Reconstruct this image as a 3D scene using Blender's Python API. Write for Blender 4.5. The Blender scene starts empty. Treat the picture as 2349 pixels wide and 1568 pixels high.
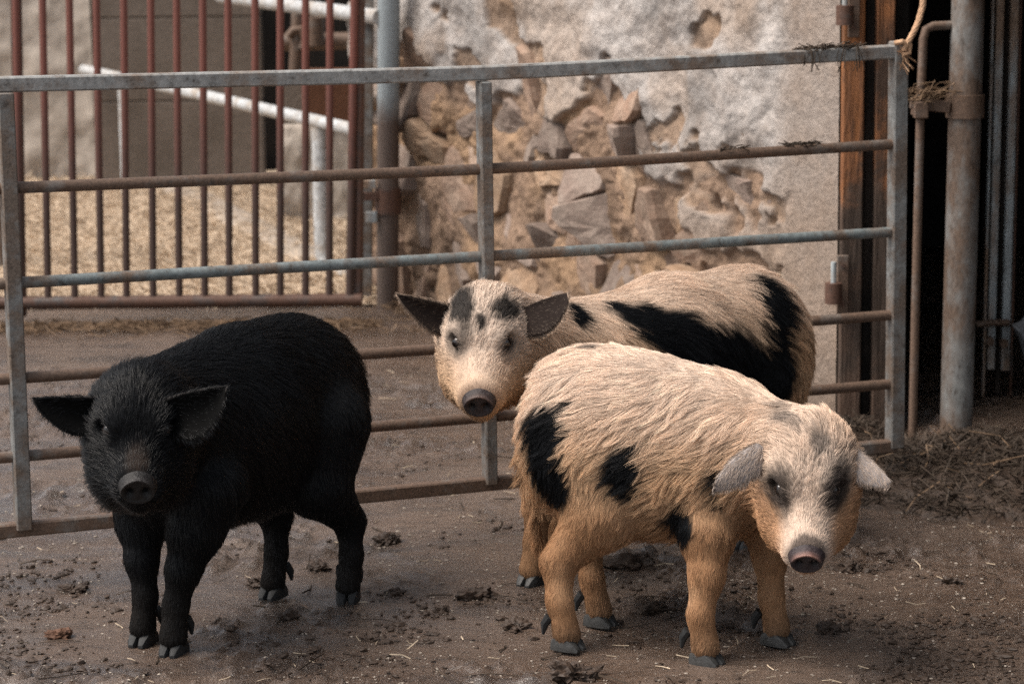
import bpy, math, random
import numpy as np
from mathutils import Vector, Matrix, kdtree
from mathutils.bvhtree import BVHTree

random.seed(7)
RNG = np.random.default_rng(7)
scene = bpy.context.scene
COL = scene.collection

# ------------------------------------------------------------------ camera
H_CAM, PITCH, ROLL, FPX = 1.65, math.radians(10.1), 0.0105, 6000.0     # focal length in units of a 2349-wide frame
CP, SP = math.cos(PITCH), math.sin(PITCH)
FWD = np.array([0, CP, -SP]); R0 = np.array([1., 0, 0]); U0 = np.array([0, SP, CP])
RGT = R0 * math.cos(ROLL) - U0 * math.sin(ROLL)
UPV = R0 * math.sin(ROLL) + U0 * math.cos(ROLL)
CAMP = np.array([0, 0, H_CAM])
cam = bpy.data.cameras.new('camera'); cam_o = bpy.data.objects.new('camera', cam); COL.objects.link(cam_o)
cam.sensor_width = 36; cam.lens = FPX / 2349 * 36; cam.clip_end = 500; cam.clip_start = 0.1
cam_o.matrix_world = Matrix([[RGT[0], UPV[0], -FWD[0], 0], [RGT[1], UPV[1], -FWD[1], 0], [RGT[2], UPV[2], -FWD[2], H_CAM], [0, 0, 0, 1]])
cam.dof.use_dof = True; cam.dof.focus_distance = 5.5; cam.dof.aperture_fstop = 5.6
scene.camera = cam_o

# ------------------------------------------------------------------ light
SUN_EL, SUN_AZ = math.radians(58), math.radians(256)     # azimuth clockwise from +Y: light comes from the left
world = bpy.data.worlds.new('World'); scene.world = world; world.use_nodes = True
wn = world.node_tree; wn.nodes.clear()
sky = wn.nodes.new('ShaderNodeTexSky'); sky.sky_type = 'NISHITA'; sky.sun_disc = False
sky.sun_elevation = SUN_EL; sky.sun_rotation = SUN_AZ; sky.air_density = 1.0; sky.dust_density = 3.0; sky.ozone_density = 0.6
bg = wn.nodes.new('ShaderNodeBackground'); bg.inputs['Strength'].default_value = 0.06
wo = wn.nodes.new('ShaderNodeOutputWorld')
hs = wn.nodes.new('ShaderNodeHueSaturation'); hs.inputs['Saturation'].default_value = 0.32      # thin overcast greys the blue
wn.links.new(sky.outputs[0], hs.inputs['Color']); wn.links.new(hs.outputs[0], bg.inputs[0]); wn.links.new(bg.outputs[0], wo.inputs[0])
sun = bpy.data.lights.new('sun', 'SUN'); sun.energy = 1.5; sun.angle = math.radians(38); sun.color = (1, 0.90, 0.80)
sun_o = bpy.data.objects.new('sun', sun); COL.objects.link(sun_o)
sd = Vector((math.sin(SUN_AZ) * math.cos(SUN_EL), math.cos(SUN_AZ) * math.cos(SUN_EL), math.sin(SUN_EL)))
sun_o.rotation_euler = sd.to_track_quat('Z', 'Y').to_euler(); sun_o.location = (-4, 2, 6)
vs = scene.view_settings; vs.view_transform = 'Standard'; vs.look = 'None'; vs.gamma = 1; vs.exposure = 1.70
scene.cycles_curves.shape = 'RIBBONS'; scene.cycles_curves.subdivisions = 2
scene.cycles.max_bounces = 4; scene.cycles.diffuse_bounces = 3; scene.cycles.glossy_bounces = 2; scene.cycles.use_denoising = False

# ------------------------------------------------------------------ helpers: measuring
def ray(px, py):
    d = FWD + RGT * ((px - 1174.5) / FPX) - UPV * ((py - 784) / FPX)
    return d
def D(px, py, d):                     # the point at distance y = d
    r = ray(px, py); return CAMP + r * (d / r[1])
def G(px, py, z=0.0):                 # the point at height z
    r = ray(px, py); return CAMP + r * ((z - H_CAM) / r[2])
def onplane(px, py, p0, n):
    r = ray(px, py); return CAMP + r * (np.dot(p0 - CAMP, n) / np.dot(r, n))
def nrm(v):
    v = np.asarray(v, float); return v / (np.linalg.norm(v, axis=-1, keepdims=True) + 1e-12)

# ------------------------------------------------------------------ helpers: noise
def _hash(ix, iy, iz, seed):
    h = (ix.astype(np.int64) * 374761393 + iy.astype(np.int64) * 668265263 + iz.astype(np.int64) * 2147483647 + seed * 974711) & 0xffffffff
    h = ((h ^ (h >> 13)) * 1274126177) & 0xffffffff
    h = ((h ^ (h >> 16)) * 2246822519) & 0xffffffff
    return ((h ^ (h >> 15)) & 0xffff) / 32767.5 - 1.0
def vnoise(p, seed=0):
    p = np.asarray(p, float); i = np.floor(p).astype(np.int64); f = p - i; f = f * f * (3 - 2 * f)
    out = 0
    for dx in (0, 1):
        for dy in (0, 1):
            for dz in (0, 1):
                w = (f[..., 0] if dx else 1 - f[..., 0]) * (f[..., 1] if dy else 1 - f[..., 1]) * (f[..., 2] if dz else 1 - f[..., 2])
                out = out + w * _hash(i[..., 0] + dx, i[..., 1] + dy, i[..., 2] + dz, seed)
    return out
def fbm(p, seed=0, oct=4):
    p = np.asarray(p, float); a, s, o = 1.0, 0, 0
    for k in range(oct):
        o = o + a * vnoise(p * 2 ** k + 17.3 * k, seed + k); s += a; a *= 0.5
    return o / s
def sst(a, b, x):
    t = np.clip((x - a) / (b - a), 0, 1); return t * t * (3 - 2 * t)

# ------------------------------------------------------------------ helpers: objects
def mesh_np(name, v, f, smooth=True):
    v = np.asarray(v, np.float32); me = bpy.data.meshes.new(name)
    me.from_pydata(v.tolist(), [], f.tolist() if isinstance(f, np.ndarray) else f)
    if smooth: me.polygons.foreach_set('use_smooth', np.ones(len(me.polygons), bool))
    me.update(); return me
def obj(name, me, mat=None, parent=None, loc=None, **props):
    o = bpy.data.objects.new(name, me); COL.objects.link(o)
    if mat is not None and me is not None:
        me.materials.clear(); me.materials.append(mat)
    if parent is not None: o.parent = parent
    if loc is not None: o.location = loc
    for k, val in props.items(): o[k] = val
    return o
def thing(name, label, cat, loc=(0, 0, 0), group=None):
    o = bpy.data.objects.new(name, None); COL.objects.link(o); o.location = loc; o.empty_display_size = 0.1
    o['label'] = label; o['category'] = cat
    if group: o['group'] = group
    return o
class MB:
    """collects vertices and faces; origin is subtracted when built"""
    def __init__(s): s.v = []; s.f = []
    def add(s, v, f):
        b = len(s.v); s.v.extend([tuple(x) for x in v]); s.f.extend([tuple(b + i for i in q) for q in f]); return s
    def box(s, c, half, ax=None, bev=0.0):
        c = np.asarray(c, float); ax = np.eye(3) if ax is None else np.asarray(ax, float)
        hx, hy, hz = half
        if bev <= 0:
            vs_ = [c + ax[0] * (sx * hx) + ax[1] * (sy * hy) + ax[2] * (sz * hz) for sx in (-1, 1) for sy in (-1, 1) for sz in (-1, 1)]
            return s.add(vs_, [(0, 1, 3, 2), (4, 6, 7, 5), (0, 4, 5, 1), (2, 3, 7, 6), (0, 2, 6, 4), (1, 5, 7, 3)])
        # extruded octagon along axis 2 with inset caps
        prof = [(hx, hy - bev), (hx - bev, hy), (-hx + bev, hy), (-hx, hy - bev), (-hx, -hy + bev), (-hx + bev, -hy), (hx - bev, -hy), (hx, -hy + bev)]
        vs_ = []
        for z, k in ((-hz, 1), (-hz + bev, 0), (hz - bev, 0), (hz, 1)):
            for (x, y) in prof:
                sx, sy = (x * (1 - bev / hx), y * (1 - bev / hy)) if k else (x, y)
                vs_.append(c + ax[0] * sx + ax[1] * sy + ax[2] * z)
        fs = []
        for r in range(3):
            for i in range(8):
                j = (i + 1) % 8; fs.append((r * 8 + i, r * 8 + j, r * 8 + 8 + j, r * 8 + 8 + i))
        fs.append(tuple(range(7, -1, -1))); fs.append(tuple(range(24, 32)))
        return s.add(vs_, fs)
    def tube(s, pts, rad, n=12, caps=True, flat=None):
        pts = [np.asarray(p, float) for p in pts]; m = len(pts)
        rad = [rad] * m if np.isscalar(rad) else rad
        vs_ = []; prev = None
        for i in range(m):
            t = nrm(pts[min(i + 1, m - 1)] - pts[max(i - 1, 0)])
            if prev is None:
                a = np.array([0, 0, 1.]) if abs(t[2]) < 0.9 else np.array([0, 1., 0])
                u = nrm(np.cross(t, a))
            else:
                u = nrm(prev - t * np.dot(prev, t))
            prev = u; w = np.cross(t, u)
            for k in range(n):
                a = 2 * math.pi * k / n; vs_.append(pts[i] + rad[i] * (u * math.cos(a) + w * math.sin(a)))
        fs = []
        for i in range(m - 1):
            for k in range(n):
                j = (k + 1) % n; fs.append((i * n + k, i * n + j, i * n + n + j, i * n + n + k))
        if caps: fs.append(tuple(range(n - 1, -1, -1))); fs.append(tuple(range((m - 1) * n, m * n)))
        return s.add(vs_, fs)
    def beam(s, p0, p1, w, h, up=(0, 0, 1), bev=0.003):          # rectangular tube from p0 to p1
        p0 = np.asarray(p0, float); p1 = np.asarray(p1, float); t = nrm(p1 - p0)
        x = nrm(np.cross(t, np.asarray(up, float))); y = np.cross(x, t)
        return s.box((p0 + p1) / 2, (w / 2, h / 2, np.linalg.norm(p1 - p0) / 2), (x, y, t), bev)
    def build(s, name, mat, parent=None, smooth=True, org=(0, 0, 0), **props):
        v = np.array(s.v, float) - np.asarray(org, float)
        me = mesh_np(name, v, s.f, smooth)
        if smooth:
            try: me.set_sharp_from_angle(angle=math.radians(38))
            except Exception: pass
        return obj(name, me, mat, parent, **props)

# ------------------------------------------------------------------ helpers: materials
class N:
    def __init__(s, name):
        s.m = bpy.data.materials.new(name); s.m.use_nodes = True; s.t = s.m.node_tree; s.t.nodes.clear()
        s.out = s.n('ShaderNodeOutputMaterial'); s.b = s.n('ShaderNodeBsdfPrincipled'); s.l(s.b.outputs[0], s.out.inputs[0])
        s.co = None
    def n(s, t, **k):
        x = s.t.nodes.new(t)
        for a, b in k.items(): setattr(x, a, b)
        return x
    def l(s, a, b): s.t.links.new(a, b)
    def coord(s, space='Object', scale=(1, 1, 1)):
        c = s.n('ShaderNodeTexCoord'); mp = s.n('ShaderNodeMapping'); mp.inputs['Scale'].default_value = scale
        if space == 'World':
            g = s.n('ShaderNodeNewGeometry'); s.l(g.outputs['Position'], mp.inputs[0])
        else: s.l(c.outputs[space], mp.inputs[0])
        return mp.outputs[0]
    def noise(s, co, scale, detail=5, rough=0.6, dist=0.0):
        x = s.n('ShaderNodeTexNoise'); s.l(co, x.inputs['Vector'])
        x.inputs['Scale'].default_value = scale; x.inputs['Detail'].default_value = detail; x.inputs['Roughness'].default_value = rough; x.inputs['Distortion'].default_value = dist
        return x.outputs[0]
    def ramp(s, f, stops):
        x = s.n('ShaderNodeValToRGB'); s.l(f, x.inputs[0]); e = x.color_ramp.elements
        while len(e) < len(stops): e.new(0.5)
        for el, (p, c) in zip(e, stops):
            el.position = p; el.color = (c, c, c, 1) if np.isscalar(c) else (*c, 1)
        return x.outputs[0]
    def mix(s, f, a, b, mode='MIX'):
        x = s.n('ShaderNodeMix', data_type='RGBA', blend_type=mode)
        for sock, val in ((x.inputs[0], f), (x.inputs[6], a), (x.inputs[7], b)):
            if hasattr(val, 'is_output'): s.l(val, sock)
            elif np.isscalar(val): sock.default_value = val
            else: sock.default_value = (*val, 1)
        return x.outputs[2]
    def bump(s, h, strength=0.5, dist=0.01, chain=None):
        x = s.n('ShaderNodeBump'); s.l(h, x.inputs['Height']); x.inputs['Strength'].default_value = strength; x.inputs['Distance'].default_value = dist
        if chain is not None: s.l(chain, x.inputs['Normal'])
        return x.outputs[0]
    def set(s, color=None, rough=None, normal=None, spec=None, metal=None):
        for k, v in (('Base Color', color), ('Roughness', rough), ('Normal', normal), ('Specular IOR Level', spec), ('Metallic', metal)):
            if v is None: continue
            if hasattr(v, 'is_output'): s.l(v, s.b.inputs[k])
            elif np.isscalar(v): s.b.inputs[k].default_value = v
            else: s.b.inputs[k].default_value = (*v, 1)
        return s.m

def metal_mat(name, base, rust, amount, dark_tone=(0.05, 0.038, 0.03), rough=0.55, scale=1.0, streak=(1, 1, 1)):
    m = N(name); co = m.coord('World', streak)
    a = m.noise(co, 9 * scale, 8, 0.68); b = m.noise(co, 46 * scale, 6, 0.7); c = m.noise(co, 150 * scale, 3, 0.6)
    rm = m.ramp(a, [(max(0.0, 0.66 - amount * 0.5), 0.0), (min(1, 0.82 - amount * 0.5), 1.0)])
    lighter = tuple(min(1, x * 1.7) for x in base)
    col = m.mix(m.ramp(b, [(0.42, 0.0), (0.7, 1.0)]), base, lighter)
    col = m.mix(rm, col, m.mix(m.ramp(c, [(0.35, 0.0), (0.65, 1.0)]), rust, tuple(x * 1.6 for x in rust)))
    col = m.mix(m.ramp(b, [(0.3, 0.9), (0.42, 0.0)]), col, dark_tone)  # patches of dark dirt
    bm = m.bump(b, 0.35, 0.004, m.bump(c, 0.3, 0.002))
    return m.set(col, m.ramp(a, [(0.3, rough - 0.12), (0.7, rough + 0.2)]), bm, 0.35)

M = {}
M['galv'] = metal_mat('galvanised', (0.155, 0.158, 0.155), (0.11, 0.084, 0.066), 0.50)
M['rail_top'] = metal_mat('galvanised_top', (0.215, 0.217, 0.212), (0.14, 0.108, 0.086), 0.38)
M['rail_teal'] = metal_mat('galvanised_teal', (0.13, 0.15, 0.152), (0.11, 0.08, 0.06), 0.45)
M['rail_rust'] = metal_mat('rail_rust', (0.13, 0.12, 0.11), (0.095, 0.062, 0.044), 0.70)
M['pole_grey'] = metal_mat('pole_grey', (0.17, 0.172, 0.168), (0.10, 0.07, 0.052), 0.58, scale=0.8, streak=(1, 1, 0.5))
M['dark_iron'] = metal_mat('dark_iron', (0.05, 0.048, 0.047), (0.075, 0.04, 0.028), 0.7)
M['white_pipe'] = metal_mat('white_pipe', (0.36, 0.37, 0.375), (0.25, 0.22, 0.19), 0.38, rough=0.4)
M['track'] = metal_mat('track', (0.27, 0.30, 0.31), (0.2, 0.14, 0.1), 0.40, streak=(1, 1, 0.3))

def red_bar_mat():
    m = N('red_bar'); g = m.n('ShaderNodeNewGeometry'); sx = m.n('ShaderNodeSeparateXYZ'); m.l(g.outputs['Position'], sx.inputs[0])
    mr = m.n('ShaderNodeMapRange'); m.l(sx.outputs['Z'], mr.inputs[0]); mr.inputs[1].default_value = 0.45; mr.inputs[2].default_value = 1.0
    co = m.coord('World'); a = m.noise(co, 25, 6, 0.7)
    f = m.n('ShaderNodeMath', operation='MULTIPLY_ADD'); m.l(a, f.inputs[0]); f.inputs[1].default_value = 0.7; 
    s2 = m.n('ShaderNodeMath', operation='ADD'); m.l(mr.outputs[0], s2.inputs[0]); s2.inputs[1].default_value = -0.35; m.l(s2.outputs[0], f.inputs[2])
    f.use_clamp = True
    col = m.mix(f.outputs[0], (0.065, 0.042, 0.035), (0.17, 0.065, 0.05))
    return m.set(col, 0.6, m.bump(a, 0.3, 0.003), 0.3)
M['red_bar'] = red_bar_mat()

def plaster_mat():
    m = N('wall_plaster'); co = m.coord('World')
    at = m.n('ShaderNodeAttribute', attribute_name='Col'); 
    a = m.noise(co, 7, 8, 0.65); b = m.noise(co, 42, 6, 0.7); c = m.noise(co, 130, 4, 0.6)
    col = m.mix(m.ramp(a, [(0.40, 0.0), (0.68, 0.28)]), at.outputs['Color'], (0.30, 0.19, 0.115), 'MIX')
    col = m.mix(0.55, col, m.ramp(b, [(0.28, 0.35), (0.7, 1.0)]), 'MULTIPLY')
    bm = m.bump(a, 0.6, 0.03, m.bump(b, 0.8, 0.014, m.bump(c, 0.5, 0.004)))
    return m.set(col, 0.9, bm, 0.15)
M['plaster'] = plaster_mat()
def stone_mat(name, base, alt):
    m = N(name); co = m.coord('World'); oi = m.n('ShaderNodeObjectInfo')
    a = m.noise(co, 11, 8, 0.65); b = m.noise(co, 60, 6, 0.7); st = m.noise(m.coord('World', (20, 20, 90)), 1.0, 4, 0.6)
    col = m.mix(m.ramp(a, [(0.35, 0.0), (0.65, 1.0)]), base, alt)
    col = m.mix(0.6, col, m.ramp(b, [(0.3, 0.45), (0.7, 1.05)]), 'MULTIPLY')
    hs = m.n('ShaderNodeHueSaturation'); m.l(col, hs.inputs['Color'])
    mr = m.n('ShaderNodeMapRange'); m.l(oi.outputs['Random'], mr.inputs[0]); mr.inputs[3].default_value = 0.7; mr.inputs[4].default_value = 1.25
    m.l(mr.outputs[0], hs.inputs['Value'])
    bm = m.bump(a, 0.5, 0.02, m.bump(st, 0.4, 0.006, m.bump(b, 0.6, 0.006)))
    return m.set(hs.outputs[0], 0.85, bm, 0.2)
M['stone_a'] = stone_mat('stone_tan', (0.28, 0.185, 0.135), (0.35, 0.26, 0.20))
M['stone_b'] = stone_mat('stone_grey', (0.24, 0.18, 0.15), (0.31, 0.25, 0.21))
M['stone_c'] = stone_mat('stone_ochre', (0.36, 0.235, 0.15), (0.41, 0.30, 0.215))

def wood_mat(name, base, alt, dark, zs=3.0):
    m = N(name); co = m.coord('World', (14, 14, zs * 0.35)); co2 = m.coord('World')
    a = m.noise(co, 3, 8, 0.65, 0.6); b = m.noise(co2, 3.4, 5, 0.6); c = m.noise(m.coord('World', (60, 60, 4)), 2, 4, 0.6)
    col = m.mix(m.ramp(a, [(0.35, 0.0), (0.65, 1.0)]), base, alt)
    col = m.mix(m.ramp(b, [(0.42, 0.0), (0.58, 1.0)]), col, dark)
    col = m.mix(0.4, col, m.ramp(c, [(0.3, 0.4), (0.6, 1.0)]), 'MULTIPLY')
    return m.set(col, 0.8, m.bump(a, 0.6, 0.01, m.bump(c, 0.4, 0.004)), 0.2)
M['wood_orange'] = wood_mat('wood_orange', (0.35, 0.13, 0.045), (0.20, 0.085, 0.04), (0.06, 0.042, 0.032))
def wood_splashed():
    m = N('wood_splashed'); g = m.n('ShaderNodeNewGeometry'); sx = m.n('ShaderNodeSeparateXYZ'); m.l(g.outputs['Position'], sx.inputs[0])
    a = m.noise(m.coord('World', (14, 14, 1.2)), 3, 8, 0.65, 0.6); b = m.noise(m.coord('World'), 7, 6, 0.65); c = m.noise(m.coord('World', (60, 60, 4)), 2, 4, 0.6)
    col = m.mix(m.ramp(a, [(0.35, 0.0), (0.65, 1.0)]), (0.40, 0.165, 0.065), (0.25, 0.115, 0.06))
    ad = m.n('ShaderNodeMath', operation='MULTIPLY_ADD'); m.l(b, ad.inputs[0]); ad.inputs[1].default_value = 0.5; m.l(sx.outputs['Z'], ad.inputs[2])
    col = m.mix(m.ramp(ad.outputs[0], [(0.98, 1.0), (1.0, 0.0)]) if False else m.ramp(ad.outputs[0], [(0.93, 0.92), (0.999, 0.0)]), col, (0.12, 0.085, 0.066))
    bb = m.noise(m.coord('World', (1, 1, 0.6)), 5.5, 6, 0.65, 0.6); col = m.mix(m.ramp(bb, [(0.44, 0.9), (0.56, 0.0)]), col, (0.075, 0.056, 0.045))
    col = m.mix(0.65, col, m.ramp(c, [(0.3, 0.3), (0.6, 1.0)]), 'MULTIPLY')
    return m.set(col, 0.8, m.bump(a, 0.8, 0.02, m.bump(c, 0.7, 0.008)), 0.2)
M['wood_splashed'] = wood_splashed()
M['wood_dark'] = wood_mat('wood_dark', (0.035, 0.027, 0.022), (0.055, 0.042, 0.034), (0.02, 0.017, 0.015))
M['wood_grey'] = wood_mat('wood_grey', (0.15, 0.115, 0.09), (0.2, 0.16, 0.13), (0.085, 0.065, 0.052))
M['barn_shade'] = wood_mat('barn_shade', (0.018, 0.016, 0.015), (0.026, 0.022, 0.02), (0.012, 0.011, 0.011))  # near-black: shade of the unlit interior is put into the colour

def concrete_mat(name, base, alt):
    m = N(name); co = m.coord('World'); a = m.noise(co, 2.5, 8, 0.65); b = m.noise(co, 38, 5, 0.7)
    col = m.mix(m.ramp(a, [(0.35, 0.0), (0.68, 1.0)]), base, alt)
    col = m.mix(0.5, col, m.ramp(b, [(0.3, 0.5), (0.65, 1.0)]), 'MULTIPLY')
    return m.set(col, 0.85, m.bump(b, 0.5, 0.008), 0.2)
M['panel'] = concrete_mat('panel', (0.13, 0.105, 0.085), (0.19, 0.155, 0.13))
M['pale_wall'] = concrete_mat('pale_wall', (0.40, 0.345, 0.29), (0.52, 0.46, 0.40))
M['kerb'] = concrete_mat('kerb', (0.36, 0.30, 0.24), (0.44, 0.37, 0.31))
M['rust_board'] = concrete_mat('rust_board', (0.10, 0.045, 0.026), (0.15, 0.07, 0.04))

def ground_mat():
    m = N('yard_mud'); co = m.coord('World'); st = m.coord('World', (0.35, 1.5, 1))
    big = m.noise(co, 1.1, 4, 0.55); a = m.noise(st, 5.5, 8, 0.65, 0.4); b = m.noise(co, 40, 8, 0.72); c = m.noise(co, 190, 4, 0.65); d = m.noise(m.coord('World', (1, 3.2, 1)), 16, 7, 0.7)
    col = m.mix(m.ramp(a, [(0.32, 0.0), (0.66, 1.0)]), (0.078, 0.046, 0.029), (0.165, 0.106, 0.072))
    col = m.mix(m.ramp(big, [(0.40, 0.0), (0.62, 0.55)]), col, (0.20, 0.140, 0.105))
    col = m.mix(m.ramp(d, [(0.33, 0.9), (0.47, 0.0)]), col, (0.038, 0.024, 0.016))
    e = m.noise(m.coord('World', (0.8, 1.6, 1)), 3.3, 6, 0.62, 0.8); col = m.mix(m.ramp(e, [(0.36, 0.65), (0.50, 0.0)]), col, (0.050, 0.031, 0.021))
    col = m.mix(m.ramp(b, [(0.60, 0.0), (0.72, 0.65)]), col, (0.33, 0.285, 0.25))
    col = m.mix(m.ramp(c, [(0.62, 0.0), (0.72, 0.85)]), col, (0.42, 0.37, 0.33))
    col = m.mix(m.ramp(c, [(0.26, 0.6), (0.36, 0.0)]), col, (0.035, 0.024, 0.018))
    bm = m.bump(d, 0.9, 0.025, m.bump(b, 1.0, 0.014, m.bump(c, 0.9, 0.006)))
    rg = m.mix(0.5, m.ramp(big, [(0.36, 0.16), (0.6, 0.42)]), m.ramp(e, [(0.36, 0.14), (0.55, 0.46)]))
    m.l(m.ramp(e, [(0.40, 0.9), (0.60, 0.15)]), m.b.inputs['Coat Weight']); m.b.inputs['Coat Roughness'].default_value = 0.16      # film of water
    m.l(m.bump(d, 0.35, 0.012, m.bump(b, 0.35, 0.006)), m.b.inputs['Coat Normal'])
    return m.set(col, rg, bm, 0.75)
M['ground'] = ground_mat()

def simple(name, col, rough=0.7, spec=0.3, var=0.35, scale=60, bump=0.4):
    m = N(name); co = m.coord('World'); a = m.noise(co, scale, 6, 0.65)
    c = m.mix(m.ramp(a, [(0.3, 0.0), (0.7, 1.0)]), tuple(x * (1 - var) for x in col), tuple(min(1, x * (1 + var)) for x in col))
    return m.set(c, rough, m.bump(a, bump, 0.006), spec)
M['mud'] = simple('mud', (0.045, 0.029, 0.02), 0.55, 0.4, 0.5, 70, 0.8)
M['mud_red'] = simple('mud_red', (0.10, 0.05, 0.03), 0.7, 0.3, 0.5, 70, 0.8)
M['chip'] = simple('chip', (0.29, 0.25, 0.21), 0.7, 0.3, 0.4, 40)
M['straw'] = simple('straw', (0.47, 0.37, 0.27), 0.6, 0.3, 0.4, 25, 0.2)
M['straw_pale'] = simple('straw_pale', (0.42, 0.34, 0.25), 0.6, 0.3, 0.4, 25, 0.2)
M['straw_dark'] = simple('straw_dark', (0.05, 0.036, 0.026), 0.7, 0.25, 0.6, 25, 0.2)
M['straw_brown'] = simple('straw_brown', (0.16, 0.105, 0.065), 0.7, 0.25, 0.6, 25, 0.2)
M['twine'] = simple('twine', (0.46, 0.29, 0.18), 0.8, 0.2, 0.35, 80, 0.5)
M['unknown_shape'] = simple('dark_shape', (0.06, 0.065, 0.075), 0.85, 0.2, 0.4, 90, 0.5)
M['hoof'] = simple('hoof', (0.036, 0.036, 0.035), 0.5, 0.5, 0.4, 90, 0.3)
M['hoof_dark'] = simple('hoof_dark', (0.010, 0.011, 0.012), 0.7, 0.5, 0.4, 90, 0.3)
M['eye'] = simple('eye', (0.010, 0.007, 0.006), 0.06, 0.6, 0.2, 20, 0.0)

# ================================================================== the setting
def graded(lo, hi, step, far_lo, far_hi):
    mid = np.arange(lo, hi + 1e-6, step)
    a, x, s = [], lo, step
    while x > far_lo: s *= 1.5; x -= s; a.append(x)
    b, x, s = [], hi, step
    while x < far_hi: s *= 1.5; x += s; b.append(x)
    return np.array(a[::-1] + list(mid) + b)
def ground_height(x, y):
    p = np.stack([x, y, np.zeros_like(x)], -1)
    h = 0.010 * fbm(p * 3.0, 3, 3) + 0.006 * fbm(p * np.array([9, 22, 1]), 5, 4)
    near = sst(4.2, 4.8, y) * (1 - sst(8.5, 10.5, y))
    rough = sst(-0.10, 0.30, fbm(p * 4.0, 11, 3)) * 0.040 * np.maximum(0, fbm(p * np.array([30, 42, 1]), 8, 3))
    return (h + rough) * near - 0.004
gx = graded(-1.7, 1.9, 0.014, -60, 60); gy = graded(4.6, 8.6, 0.016, -60, 70)
X, Y = np.meshgrid(gx, gy); Z = ground_height(X, Y)
V = np.stack([X, Y, Z], -1).reshape(-1, 3); nx, ny = len(gx), len(gy)
ii = (np.arange(ny - 1)[:, None] * nx + np.arange(nx - 1)[None]).reshape(-1)
obj('ground', mesh_np('ground', V, np.stack([ii, ii + 1, ii + nx + 1, ii + nx], 1)), M['ground'], kind='structure',
    label='wet brown mud and concrete yard floor strewn with grit')

def straw_mesh(name, base, length, rad, seed, flat=0.25, bend=0.15, dirs=None):
    """three-sided bent stalks; base (n,3) mid points"""
    r = np.random.default_rng(seed); n = len(base)
    az = r.uniform(0, 2 * np.pi, n); el = r.normal(0, flat, n)
    d = np.stack([np.cos(az) * np.cos(el), np.sin(az) * np.cos(el), np.sin(el)], -1) if dirs is None else dirs
    L = length * r.uniform(0.4, 1.3, n)[:, None]
    bd = r.normal(0, 1, (n, 3)) * bend * L
    side = nrm(np.cross(d, np.array([0.1, 0.2, 1.0]))); up = np.cross(side, d)
    R = (rad * r.uniform(0.6, 1.4, n))[:, None]
    rings = [base - d * L / 2, base + bd * 0.5, base + d * L / 2]
    v = []
    for q in rings:
        for k in range(3):
            a = 2 * math.pi * k / 3; v.append(q + R * (side * math.cos(a) + up * math.sin(a)))
    v = np.stack(v, 1).reshape(-1, 3)
    b = (np.arange(n) * 9)[:, None]; f = []
    for i in range(2):
        for k in range(3):
            j = (k + 1) % 3; f.append(b + np.array([[i * 3 + k, i * 3 + j, i * 3 + 3 + j, i * 3 + 3 + k]]))
    return mesh_np(name, v, np.concatenate(f, 0), False)

# ---------------------------------------------------------------- stone wall, running obliquely towards the camera
WA = G(893, 703); WB = G(1926, 985)
WA[2] = WB[2] = 0
WA = WA + np.array([0.03, 0.16, 0])
WD = nrm(WB - WA); WL = float(np.linalg.norm(WB - WA)); WN = nrm(np.array([WD[1], -WD[0], 0]))
if np.dot(WN, CAMP * np.array([1, 1, 0]) - WA) < 0: WN = -WN
WZ = np.array([0, 0, 1.])
wall = thing('stone_wall', 'rough rubble stone wall with flaking pale plaster behind the gate', 'wall', tuple(WA))
def wpt(s, z, o=0.0):
    s, z, o = np.broadcast_arrays(np.asarray(s, float), np.asarray(z, float), np.asarray(o, float))
    return WD * s[..., None] + WZ * z[..., None] + WN * o[..., None]
def wall_sz(px, py):
    p = onplane(px, py, WA, WN) - WA; return float(np.dot(p, WD)), float(p[2])
def plaster_mask(s, z):
    p = np.stack([s, z, np.zeros_like(s)], -1)
    u = s / WL
    thr = 0.86 + 0.05 * np.sin(s * 5) - 0.24 * sst(0.55, 0.80, u) - 0.30 * sst(0.84, 0.92, u)
    m = (z - thr) + 0.30 * fbm(p * np.array([3.2, 4.2, 1]), 21, 4)
    return np.maximum(m, (u - 0.905) * 4)
ss = np.linspace(-0.35, WL, 380); zz = np.concatenate([np.linspace(-0.05, 1.45, 200), np.linspace(1.6, 3.2, 8)])
S, Zw = np.meshgrid(ss, zz); pm = plaster_mask(S, Zw); P3 = np.stack([S, Zw, np.zeros_like(S)], -1)
step = sst(-0.012, 0.018, pm)
corner = sst(0.88, 0.93, S / WL)
hole = sst(0.30, 0.55, fbm(P3 * np.array([8, 11, 1]) + 5.5, 35, 3)) * (1 - step)
chip = sst(0.20, 0.26, fbm(P3 * np.array([4.6, 6, 1]) + 9.1, 36, 5) + 0.10 * (0.75 - Zw)) * step * (1 - corner)          # flaked spots in the plaster
off = (-0.008 + (0.046 - 0.020 * step) * fbm(P3 * 9, 31, 5) * (1 - corner) + step * (0.024 + 0.030 * fbm(P3 * 4, 37, 4) * (1 - corner))
       - 0.020 * chip + (0.016 - 0.008 * step) * (np.abs(fbm(P3 * 24, 33, 4)) - 0.3) * (1 - 0.7 * corner) - 0.08 * hole)
VW = wpt(S, Zw, off).reshape(-1, 3); n1, n2 = len(ss), len(zz)
ii = (np.arange(n2 - 1)[:, None] * n1 + np.arange(n1 - 1)[None]).reshape(-1)
me = mesh_np('plaster', VW, np.stack([ii, ii + 1, ii + n1 + 1, ii + n1], 1))
ochre = sst(0.0, 0.35, fbm(P3 * 3.1, 41, 4)) * (1 - 0.75 * corner)
cp = np.array([0.43, 0.395, 0.37]); cm = np.array([0.31, 0.215, 0.155]); co_ = np.array([0.41, 0.27, 0.165]); cc = np.array([0.33, 0.265, 0.22])
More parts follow.
